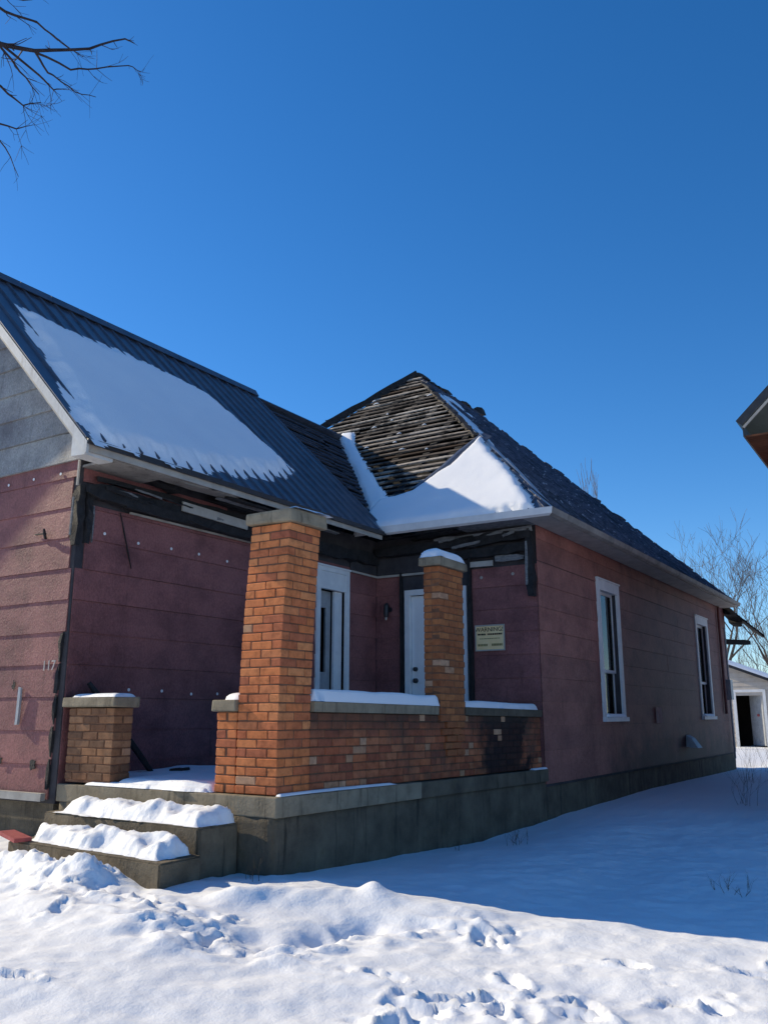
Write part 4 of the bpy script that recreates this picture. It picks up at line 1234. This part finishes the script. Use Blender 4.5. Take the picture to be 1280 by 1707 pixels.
rb = mobj('board', plate([(-0.80, 1.98, .2), (-.66, 1.95, .2), (-.62, 2.24, .235), (-.745, 2.27, .235)], 0.03, (0, 0, -1)), [tuple(reversed(q)) for q in BOXF], 'red_paint', None, label='faded red painted board lying on left end of bottom step', cat='board')
rb.location.z += 0.0
beam('plank', (0.80, 2.16, 0.62), (0.20, 2.46, 1.49), 0.09, 0.04, 'char', None, jag=0.006, seg=6, label='charred plank leaning from porch floor against the left wall', cat='plank')
beam('stick', (0.86, 2.0, 0.672), (1.02, 1.90, 0.68), 0.035, 0.025, 'char', None, jag=0.006, seg=4, label='short charred stick lying on the porch snow', cat='stick')

# ------------------------------------------------------------------ snow lying on things
flat = lambda z: (lambda S, T: np.stack([S, T, np.full(S.shape, z)], -1))
onL = lambda S, T: np.stack([S, T, 3.76 + (T - 2.10)], -1)
onF = lambda S, T: np.stack([S, T, 3.75 + .954 * (S - EU) + .012], -1)
onR = lambda S, T: np.stack([S, T, 3.75 + .954 * (T - EV) + .02], -1)
SN = 'snow patches lying on roofs, walls and steps'
snow_sheet('snow_patch', [(0.10, 4.20), (0.9, 4.12), (2.2, 4.14), (3.05, 4.05), (3.35, 3.5), (3.66, 2.80), (3.1, 2.52), (2.5, 2.36), (1.6, 2.17), (0.7, 2.04), (-0.27, 2.04), (-0.29, 2.34), (-0.06, 3.15)], onL, LN, 0.075, 0.22, 0.03,
           'large smooth snow sheet on the dark metal roof of left wing', namp=0.09, nscale=6, group=SN, lump=0.08, thin=True, ribs=(-0.36, 5.26 / 23, 0.016))
fpoly = [(4.80, 2.62), (4.88, -0.20), (5.6, 0.38), (6.2, 0.98), (6.70, 1.42), (6.55, 1.47), (6.1, 1.62), (5.84, 1.82), (5.58, 2.02), (5.48, 2.55)]
snow_sheet('snow_patch', fpoly, onF, FN, 0.10, 0.12, 0.028, 'snow wedge half in sun on the lower front of the burnt hip roof', namp=0.035, nscale=5, group=SN, lump=0.1)
snow_sheet('snow_patch', [(5.3, 2.62), (5.55, 2.50), (6.4, 3.40), (7.15, 4.18), (7.66, 4.58), (7.70, 4.86), (7.45, 4.78), (6.7, 3.98), (6.0, 3.28)], onF, FN, 0.05, 0.08, 0.028,
           'narrow snow strip along the roof valley beside the bare battens', namp=0.04, group=SN)
snow_sheet('snow_patch', [(7.0, 1.62), (8.1, 2.72), (8.9, 3.45), (9.2, 3.65), (9.0, 3.25), (8.2, 2.25), (7.4, 1.5)], onR, RN, 0.035, 0.08, 0.03,
           'thin pale snow patch near the hip on the dark side roof', namp=0.16, nscale=4, group=SN)
snow_sheet('snow_patch', [(9.6, 3.6), (10.1, 3.8), (10.3, 3.6), (9.9, 3.2), (9.5, 3.3)], onR, RN, 0.03, 0.08, 0.035,
           'small thin snow patch just below the roof ridge', namp=0.2, nscale=5, group=SN)
def lip(S, T): return 0
snow_sheet('snow_patch', [(0.07 + dd - .02, -.025), (.487 + dd + .05, -.025), (.487 + dd + .05, .50), (.25 + dd, .50)], flat(2.884), (0, 0, 1), 0.035, 0.12, 0.02, 'thin snow cap on top of the tall leaning pillar', namp=0.05, group=SN)
snow_sheet('snow_patch', [(2.62, -.03), (3.20, -.03), (3.20, .21), (2.62, .21)], flat(2.836), (0, 0, 1), 0.115, 0.15, 0.018, 'rounded snow cap on top of the slim pillar', namp=0.02, group=SN, lump=0.05)
snow_sheet('snow_patch', [(0.10, .47), (.46, .47), (.46, .66), (.10, .64)], flat(1.310), (0, 0, 1), 0.06, 0.09, 0.015, 'snow dab on the low stub cap left of the tall pillar', namp=0.03, group=SN)
snow_sheet('snow_patch', [(-.0, 1.84), (.25, 1.84), (.25, 2.46), (.0, 2.40)], flat(1.346), (0, 0, 1), 0.035, 0.06, 0.015, 'snow on the cap of the short brown pier', namp=0.03, group=SN)
tcap = lambda S, T: np.stack([S, T, 1.300 - 0.055 * (S - .5) / 4.86], -1)
snow_sheet('snow_patch', [(0.50, .0), (2.63, .0), (2.63, .265), (0.50, .265)], tcap, (0, 0, 1), 0.105, 0.035, 0.016, 'snow ridge along the coping between the two pillars', namp=0.010, nscale=6, group=SN, lump=0.12)
snow_sheet('snow_patch', [(3.22, .01), (4.6, .01), (5.3, .04), (5.3, .22), (3.22, .25)], tcap, (0, 0, 1), 0.07, 0.05, 0.016, 'snow ridge along the coping right of the slim pillar', namp=0.02, nscale=6, group=SN, lump=0.2)
snow_sheet('snow_patch', [(0.06, -.028), (1.75, -.028), (1.5, .01), (0.9, .03), (0.06, .03)], lambda S, T: np.stack([S, T, .577 - 0.0113 * np.clip(S - .5, 0, 9)], -1), (0, 0, 1), 0.02, 0.02, 0.01, 'thin snow line on slab ledge below the tall pillar', namp=0.008, group=SN)
snow_sheet('snow_patch', [(4.95, -.028), (5.37, -.028), (5.37, .03), (4.95, .03)], lambda S, T: np.stack([S, T, .575 - 0.0113 * np.clip(S - .5, 0, 9)], -1), (0, 0, 1), 0.02, 0.02, 0.01, 'thin snow line on slab ledge beside the house corner', namp=0.008, group=SN)
snow_sheet('snow_patch', [(0.03, 0.68), (0.5, 0.66), (0.5, .27), (5.34, .25), (5.34, 2.53), (0.30, 2.53), (0.28, 1.82), (0.03, 1.80)], lambda S, T: np.stack([S, T, .578 - 0.0113 * np.clip(S - .5, 0, 9)], -1), (0, 0, 1), 0.075, 0.10, 0.03, 'blue shaded snow covering the porch floor', namp=0.03, group=SN, lump=0.35, extra=lambda S, T: 0.03 * np.exp(-((S - 1.6) ** 2 + (T - 2.3) ** 2) / .5))
def dents(pts, d=0.05, r=0.10, f=None):
    def g(S, T):
        o = np.zeros(S.shape)
        for (a, b, s_) in pts: o -= d * s_ * np.exp(-(((S - a) / (r * .8)) ** 2 + ((T - b) / (r * 1.1)) ** 2) ** 1.5)
        if f: o -= 0.085 * np.clip(1 - (S - f[0] - 0.08 * np.clip(T - .3, 0, 2)) / f[1], 0, 1) ** 1.5
        return o + 0.05 * vnoise(S, T, 4.5, 4, 3) + 0.012 * vnoise(S, T, 22, 3, 6)
    return g
snow_sheet('snow_patch', [(-0.40, 0.40), (-0.02, 0.36), (-0.02, 1.9), (-0.12, 2.18), (-0.31, 2.16)], flat(0.375), (0, 0, 1), 0.165, 0.15, 0.018, 'heaped trodden snow on the upper porch step', namp=0.04, group=SN, extra=dents([(-.2, .75, 1.2), (-.28, .95, .8), (-.15, 1.3, 1), (-.28, 1.75, .9)], f=(-0.42 , 0.42)))
snow_sheet('snow_patch', [(-0.82, 0.36), (-0.45, 0.36), (-0.33, 2.02), (-0.42, 2.2), (-0.64, 1.95)], flat(0.195), (0, 0, 1), 0.155, 0.15, 0.018, 'heaped trodden snow on the bottom porch step', namp=0.04, group=SN, extra=dents([(-.6, .62, .8), (-.62, 1.12, 1.6), (-.5, 1.5, .8), (-.6, 1.75, .9)], f=(-0.84, 0.42)))
snow_sheet('snow_patch', [(0.01, 0.72), (0.10, 0.72), (0.12, 1.7), (0.01, 2.3)], flat(0.579), (0, 0, 1), 0.035, 0.04, 0.015, 'thin snow line along the porch edge above the steps', namp=0.03, group=SN)
for (a, z, lb) in ((7.64, 1.15, 'snow lying on the sill of the near side window'), (13.83, 1.15, 'snow lying on the sill of the far side window')):
    snow_sheet('snow_patch', [(a + .1, -.07), (a + .95, -.07), (a + .95, -.005), (a + .1, -.005)], flat(z), (0, 0, 1), 0.05, 0.04, 0.012, lb, namp=0.01, group=SN)
# flecks of snow caught on the battens
fl = MB()
for q in range(13):
    j = rnd.randrange(2, 26); u = 5.50 + j * 0.128
    vr = (LOWB(u) if u < 6.75 else EV + (u - EU) / pitch_u) + 0.1
    vl = 2.05 + 0.954 * (u - EU) if u < 7.66 else 8.86 - (u - EU)
    if vl - vr < .3: continue
    v = rnd.uniform(vr, min(vl, vr + 2.2)); L = rnd.uniform(.05, .16)
    z = HZ(u - EU) + .012
    fl.tube([(u + .02, v, z + .02), (u + .02, v + L * .3, z + .035), (u + .02, v + L * .7, z + .03), (u + .02, v + L, z + .02)], [.003, .012, .011, .003], 6)
fl.obj('snow_flecks', 'snow', None, kind='stuff', label='flecks of snow caught on the bare roof battens', cat='snow')

# ------------------------------------------------------------------ neighbour's house on the right
nb = empty('neighbour_house', (10.5, -6.2, 0), 'brown neighbouring house whose roof corner shows at the right edge', 'house')
nu, nv, nz = 6.0, -2.60, 4.80
box('wall', (nu + 0.45, -9.6, 0), (16, nv - 0.55, 4.55), 'neighbour_brick', nb)
mobj('gable_wall', [(nu + .45, nv - .55, 4.551), (nu + .45, -9.6, 4.551), (nu + .45, -6.3, 7.7), (nu + .6, nv - .55, 4.551), (nu + .6, -9.6, 4.551), (nu + .6, -6.3, 7.7)], [(0, 2, 1), (3, 4, 5), (0, 1, 4, 3), (1, 2, 5, 4), (2, 0, 3, 5)], 'neighbour_brick', nb)
sl = 0.95
rv = [(nu, nv, nz), (17, nv, nz), (17, -6.3, nz + sl * 3.7), (nu, -6.3, nz + sl * 3.7)]
o = mobj('roof', plate(rv, -0.10, (0, sl, 1)), BOXF, 'black', nb)
rv = [(nu, -6.31, nz + sl * 3.7), (17, -6.31, nz + sl * 3.7), (17, -10.0, nz), (nu, -10.0, nz)]
mobj('roof', plate(rv, -0.10, (0, -sl, 1)), BOXF, 'black', nb)
beam('rake_trim', (nu - .012, nv - .02, nz - .035), (nu - .012, -6.3, nz + sl * 3.68 - .035), 0.02, 0.03, 'trim_dirty', nb)
k = 0
while nu + .02 + k * .14 < 16.9:
    a = nu + .02 + k * .14
    box('soffit_board', (a, nv - .54, nz - .16), (a + .132, nv - .03, nz - .135), 'neighbour_brick', nb); k += 1
box('fascia', (nu + .01, nv - .028, nz - .15), (17, nv - .004, nz - .012), 'black', nb)
box('foundation', (nu + .5, -9.55, -.4), (15.95, nv - .60, 0.0), 'foundation', nb)

# ------------------------------------------------------------------ shed behind
sh = empty('shed', (30.8, 1.0, 0), 'cream board shed with an open grey door behind the house', 'shed')
zr = lambda v: 2.45 + 0.40 * (v - 1.1)
b0 = 30.0
rows = np.arange(0.0, 3.9, 0.17)
for r_ in range(len(rows) - 1):
    za, zb = float(rows[r_]), float(rows[r_ + 1]) - .004
    for (a, b) in ((-2.6, 1.40), (2.50, 4.4)) if zb < 2.0 else ((-2.6, 4.4),):
        cl = lambda v: zr(v) - .06
        a0 = max(a, 1.1 + (za + .06 - 2.45) / .4)          # where the roof line crosses the board's foot
        a1 = max(a, 1.1 + (zb + .06 - 2.45) / .4)          # and its head
        if a0 >= b - .05: continue
        for (p_, q_) in ((a0, min(a1, b)), (min(a1, b), b)):
            if q_ - p_ < .02: continue
            tp, tq = min(zb, max(za + .002, cl(p_))), min(zb, cl(q_))
            mobj('siding_board', [(b0 - .02, p_, za), (b0 + .05, p_, za), (b0 + .05, q_, za), (b0 - .02, q_, za), (b0 - .006, p_, tp), (b0 + .05, p_, tp), (b0 + .05, q_, tq), (b0 - .006, q_, tq)], BOXF, 'shed_board', sh)
def shed_wall(y, x0, x1, z):
    box('wall', (x0, y, 0), (x1, y + .08, z), 'shed_board', sh)
shed_wall(4.3, b0 + .06, 33.4, zr(4.3) - .1); shed_wall(-2.6, b0 + .06, 33.4, zr(-2.6) - .06)
mobj('wall', [(33.4, -2.6, 0), (33.5, -2.6, 0), (33.5, 4.38, 0), (33.4, 4.38, 0), (33.4, -2.6, zr(-2.6) - .1), (33.5, -2.6, zr(-2.6) - .1), (33.5, 4.38, zr(4.38) - .1), (33.4, 4.38, zr(4.38) - .1)], BOXF, 'inner', sh)
box('door_frame', (b0 - .04, 2.42, 0), (b0 + .0, 2.53, 2.06), 'white', sh); box('door_frame', (b0 - .04, 1.37, 0), (b0 + .0, 1.47, 2.06), 'white', sh); box('door_frame', (b0 - .042, 1.37, 1.99), (b0 + .0, 2.53, 2.09), 'white', sh)
dl = mobj('door', [(b0 + .01, 1.48, .05), (b0 + .01, 1.52, .05), (b0 + .55, 2.05, .05), (b0 + .55, 2.01, .05), (b0 + .01, 1.48, 1.98), (b0 + .01, 1.52, 1.98), (b0 + .55, 2.05, 1.98), (b0 + .55, 2.01, 1.98)], BOXF, 'steel', sh)
disc('knob', (b0 + .2, 1.70, 1.15), (-1, 1, 0), .05, 'red_paint', dl, t=.05)
mobj('roof', plate([(b0 - .25, -2.9, zr(-2.9)), (33.8, -2.9, zr(-2.9)), (33.8, 4.7, zr(4.7)), (b0 - .25, 4.7, zr(4.7))], 0.10, (0, -.4, 1)), BOXF, 'black', sh)
snow_sheet('snow_patch', [(b0 - .23, -2.8), (33.7, -2.8), (33.7, 4.6), (b0 - .23, 4.6)], lambda S, T: np.stack([S, T, 2.45 + .4 * (T - 1.1)], -1), (0, -.4, 1), 0.08, 0.06, 0.12, 'white snow layer on the sloping shed roof', namp=0.02, group=SN)
box('foundation', (b0 + .02, -2.55, -.4), (33.45, 4.35, 0.0), 'foundation', sh)

# ------------------------------------------------------------------ bare trees
def grow(mb, p, d, L, r, depth, rg, up=0.12, spread=0.6, minr=0.006, droop=0.0, floor=0.0):
    n_ = 4
    pts, rad = [p], [r]
    dd_ = Vector(d)
    for i in range(n_):
        dd_ = (dd_ + Vector((rg.uniform(-1, 1), rg.uniform(-1, 1), rg.uniform(-1, 1))) * 0.14 + Vector((0, 0, up * 0.5 - droop))).normalized()
        p = p + dd_ * (L / n_); pts.append(p); rad.append(r * (1 - 0.42 * (i + 1) / n_))
    mb.tube(pts, rad, 6 if r > 0.05 else (4 if r > .015 else 3), cap=False)
    if depth <= 0 or r < minr: return
    nb_ = rg.choice((2, 3, 3)) if depth > 1 else rg.choice((2, 3, 4))
    for k in range(nb_):
        i = rg.randint(2, n_) if k else n_
        a = dd_.cross(Vector((rg.uniform(-1, 1), rg.uniform(-1, 1), rg.uniform(-1, 1)))).normalized()
        nd_ = (dd_ + a * spread * rg.uniform(.5, 1.2) + Vector((0, 0, up))).normalized()
        grow(mb, pts[i], nd_, L * rg.uniform(.6, .85), max(floor, rad[i] * rg.uniform(.6, .78)), depth - 1, rg, up, spread, minr, droop, floor)

def tree(loc, h, seed, label, mat='bark', r=0.18, depth=6, spread=0.6, up=.12, group=None, lean_=(0, 0, 1), trunk_h=0.28):
    rg = random.Random(seed)
    t = empty('bare_tree', loc, label, 'tree', group)
    p0 = Vector(loc); top = p0 + Vector(lean_) * (h * trunk_h)
    mb = MB(); mb.tube([p0 - Vector((0, 0, .3)), p0 + Vector((0, 0, .2)), p0.lerp(top, .5) + Vector((.05, .03, 0)), top], [r * 1.35, r * 1.1, r, r * .85], 9)
    mb.obj('trunk', mat, t, smooth_sh=True)
    mb = MB()
    for k in range(4):
        an = k * 1.57 + rg.uniform(-.5, .5)
        grow(mb, top - Vector((0, 0, .1 * k)), Vector((math.cos(an) * .5, math.sin(an) * .5, 1)).normalized(), h * rg.uniform(.22, .30), r * .62, depth, rg, up, spread, .004, 0.0, .0085)
    mb.obj('crown', mat, t)
    return t
GT = 'bare trees beyond the house'
tree((45, 5.9, 0), 11.0, 21, 'wide bare tree rising behind the hanging roof boards', r=.16, depth=5, spread=.75, group=GT)
tree((47, 3.4, 0), 9.5, 22, 'bare tree directly above the cream shed roof', r=.15, depth=5, spread=.7, group=GT)
tree((56, 5.0, 0), 7.0, 23, 'farther small bare tree between the roof end and shed', r=.13, depth=5, group=GT)
tree((52, 1.0, 0), 8.0, 24, 'bare tree at the right edge behind the shed', r=.15, depth=5, group=GT)
tree((27, 7.6, 0), 10.6, 27, 'slender bare tree with upright twigs above the side roof', r=.08, depth=3, spread=.33, up=.45, group=GT, trunk_h=0.45)
# thicket behind the shed
mb = MB(); rg = random.Random(9)
for q in range(110):
    x, y = rg.uniform(36, 62), rg.uniform(-2, 12)
    grow(mb, Vector((x, y, 0)), Vector((rg.uniform(-.3, .3), rg.uniform(-.3, .3), 1)).normalized(), rg.uniform(1.0, 1.9), .035, 3, rg, .15, .5, .004, 0.0, .008)
mb.obj('thicket', 'bark', None, kind='stuff', label='grey tangle of bare brush behind the shed', cat='brush')

# the tree whose branch ends hang into the top left
lt = empty('bare_tree', (-4.6, 6.0, 0), 'dark bare tree whose branch tips hang into the top left corner', 'tree')
T0 = Vector((-4.6, 6.0, 0))
mb = MB(); mb.tube([T0 - Vector((0, 0, .3)), T0 + Vector((0, 0, .3)), T0 + Vector((.08, -.05, 3.4)), T0 + Vector((.25, -.15, 6.6)), T0 + Vector((.3, -.2, 9.6))], [.30, .25, .19, .13, .06], 10)
mb.obj('trunk', 'bark_dark', lt, smooth_sh=True)
cr = MB(); rg = random.Random(31)
def P(x, y, z, k=1.0): return Vector((CAM0[0] + k * (x - CAM0[0]), CAM0[1] + k * (y - CAM0[1]), CAM0[2] + k * (z - CAM0[2])))
CAM0 = (-5.4025, -4.447, 1.2)
def limb(pts, r0, r1, seed, tw=6, tl=.27):
    r0, r1 = r0 * 1.6, r1 * 1.5
    tw = int(tw * 1.6)
    rg = random.Random(seed)
    n_ = len(pts); sm = []
    for i in range(n_ - 1):
        for t in (0, .33, .66): sm.append(pts[i].lerp(pts[i + 1], t) + Vector((rg.uniform(-1, 1), rg.uniform(-1, 1), rg.uniform(-1, 1))) * .008)
    sm.append(pts[-1])
    rad = [r0 + (r1 - r0) * i / (len(sm) - 1) for i in range(len(sm))]
    cr.tube(sm, rad, 5, cap=False)
    for q in range(tw):
        i = rg.randint(len(sm) // 3, len(sm) - 1)
        d = (sm[i] - sm[i - 1]).normalized()
        a = (d + Vector((rg.uniform(-.9, .9), rg.uniform(-.9, .9), rg.uniform(-.9, .7)))).normalized()
        grow(cr, sm[i], a, tl * rg.uniform(.3, 1.0), max(.002, rad[i] * .45), rg.choice((0, 0, 1)), rg, .06, .8, .0005, 0.0, .0024)
        b = sm[i] + a * .02
fork = T0 + Vector((.2, -.1, 6.4))
A = [fork, P(-2.6, 2.3, 7.3), P(-1.32, 2.6, 7.57), P(-.94, 2.6, 7.76), P(-.28, 2.65, 8.30), P(.15, 2.6, 8.73), P(.28, 2.6, 8.76)]
limb(A, .022, .003, 1, 7)
limb([A[3], P(-.55, 2.55, 7.80), P(-.28, 2.5, 7.98), P(.10, 2.45, 8.27), P(.28, 2.45, 8.31)], .008, .0025, 2, 7)
limb([A[3], P(-.70, 2.7, 7.72), P(-.57, 2.75, 7.77), P(-.30, 2.8, 7.80), P(-.03, 2.8, 7.92)], .008, .0025, 3, 6)
limb([A[2], P(-.80, 2.7, 7.62), P(-.62, 2.72, 7.58), P(-.50, 2.7, 7.66)], .009, .003, 4, 5)
limb([T0 + Vector((.22, -.1, 6.9)), P(-2.4, 2.4, 7.7), P(-1.35, 2.5, 7.86), P(-1.03, 2.5, 8.0), P(-.72, 2.5, 7.98), P(-.45, 2.5, 8.0)], .013, .0025, 5, 7)
limb([T0 + Vector((.2, -.1, 5.8)), P(-2.4, 2.3, 6.9), P(-1.26, 2.6, 7.12), P(-1.01, 2.6, 7.08), P(-.82, 2.6, 7.24)], .013, .0025, 6, 8)
limb([T0 + Vector((.15, -.1, 5.3)), P(-2.5, 2.3, 6.5), P(-1.23, 2.7, 6.80), P(-1.0, 2.7, 6.86), P(-.84, 2.7, 7.0)], .012, .002, 7, 7)
limb([A[1], P(-1.5, 2.4, 7.42), P(-1.2, 2.4, 7.25), P(-.98, 2.4, 7.14)], .012, .003, 8, 6)
limb([P(-2.5, 2.3, 6.5), P(-1.5, 2.5, 6.62), P(-1.2, 2.5, 6.45), P(-1.04, 2.5, 6.23)], .008, .002, 9, 4)
limb([T0 + Vector((.25, -.12, 7.4)), P(-2.2, 2.4, 8.2), P(-1.37, 2.5, 8.0), P(-1.1, 2.5, 8.2), P(-.9, 2.5, 8.5)], .010, .002, 10, 8)
for k in range(9):
    an = rg.uniform(2.2, 5.2)
    grow(cr, T0 + Vector((.2, -.1, 2.9 + .5 * k)), Vector((math.cos(an), math.sin(an), .55)).normalized(), 1.5, .07, 4, rg, .06, .6, .004, 0.0, .006)
grow(cr, T0 + Vector((.15, -.1, 3.6)), Vector((.45, -.75, .45)).normalized(), 1.5, .06, 4, rg, .05, .6, .004, 0.0, .006)
grow(cr, T0 + Vector((.2, -.1, 4.6)), Vector((.5, -.6, .3)).normalized(), 1.4, .06, 4, rg, .05, .6, .004, 0.0, .006)
cr.obj('crown', 'bark_dark', lt)

# ------------------------------------------------------------------ weeds through the snow
def weed(x, y, h, seed, label, n_=7, sp=.25):
    rg = random.Random(seed); mb = MB()
    z = float(ground_h(np.array([[x]]), np.array([[y]]))[0, 0])
    for q in range(n_):
        b = Vector((x + rg.uniform(-sp, sp) * .4, y + rg.uniform(-sp, sp) * .4, z - .03))
        grow(mb, b, Vector((rg.uniform(-sp, sp) * 1.5, rg.uniform(-sp, sp) * 1.5, 1)).normalized(), h * rg.uniform(.4, .7), .003, 2, rg, .05, .6, .0005)
    mb.obj('dead_grass' if n_ == 9 and sp == .5 else 'dry_weed', 'weed', None, label=label, cat='weed', group='dry weeds standing in the snow', kind='stuff' if sp == .5 else None)
weed(12.6, -1.12, .85, 1, 'tall dry weed in the snow in front of the shed', 9, .3)
weed(8.6, -1.75, .55, 2, 'dry weed stalks in shaded snow at the right edge', 9, .35)
weed(3.2, -.55, .16, 3, 'low dry weed tuft near the porch base', 8, .3)
weed(2.4, -.28, .14, 4, 'single dark stalk against the porch foundation', 3, .1)
weed(1.9, -2.95, .13, 5, 'flattened dark weed tuft in shaded snow at right', 9, .5)
weed(-0.25, -0.02, .14, 6, 'thin dry stalks by the corner of steps and porch base', 5, .15)
weed(15.8, -.9, .9, 7, 'dry weed clump beside the far corner of the house', 9, .3)
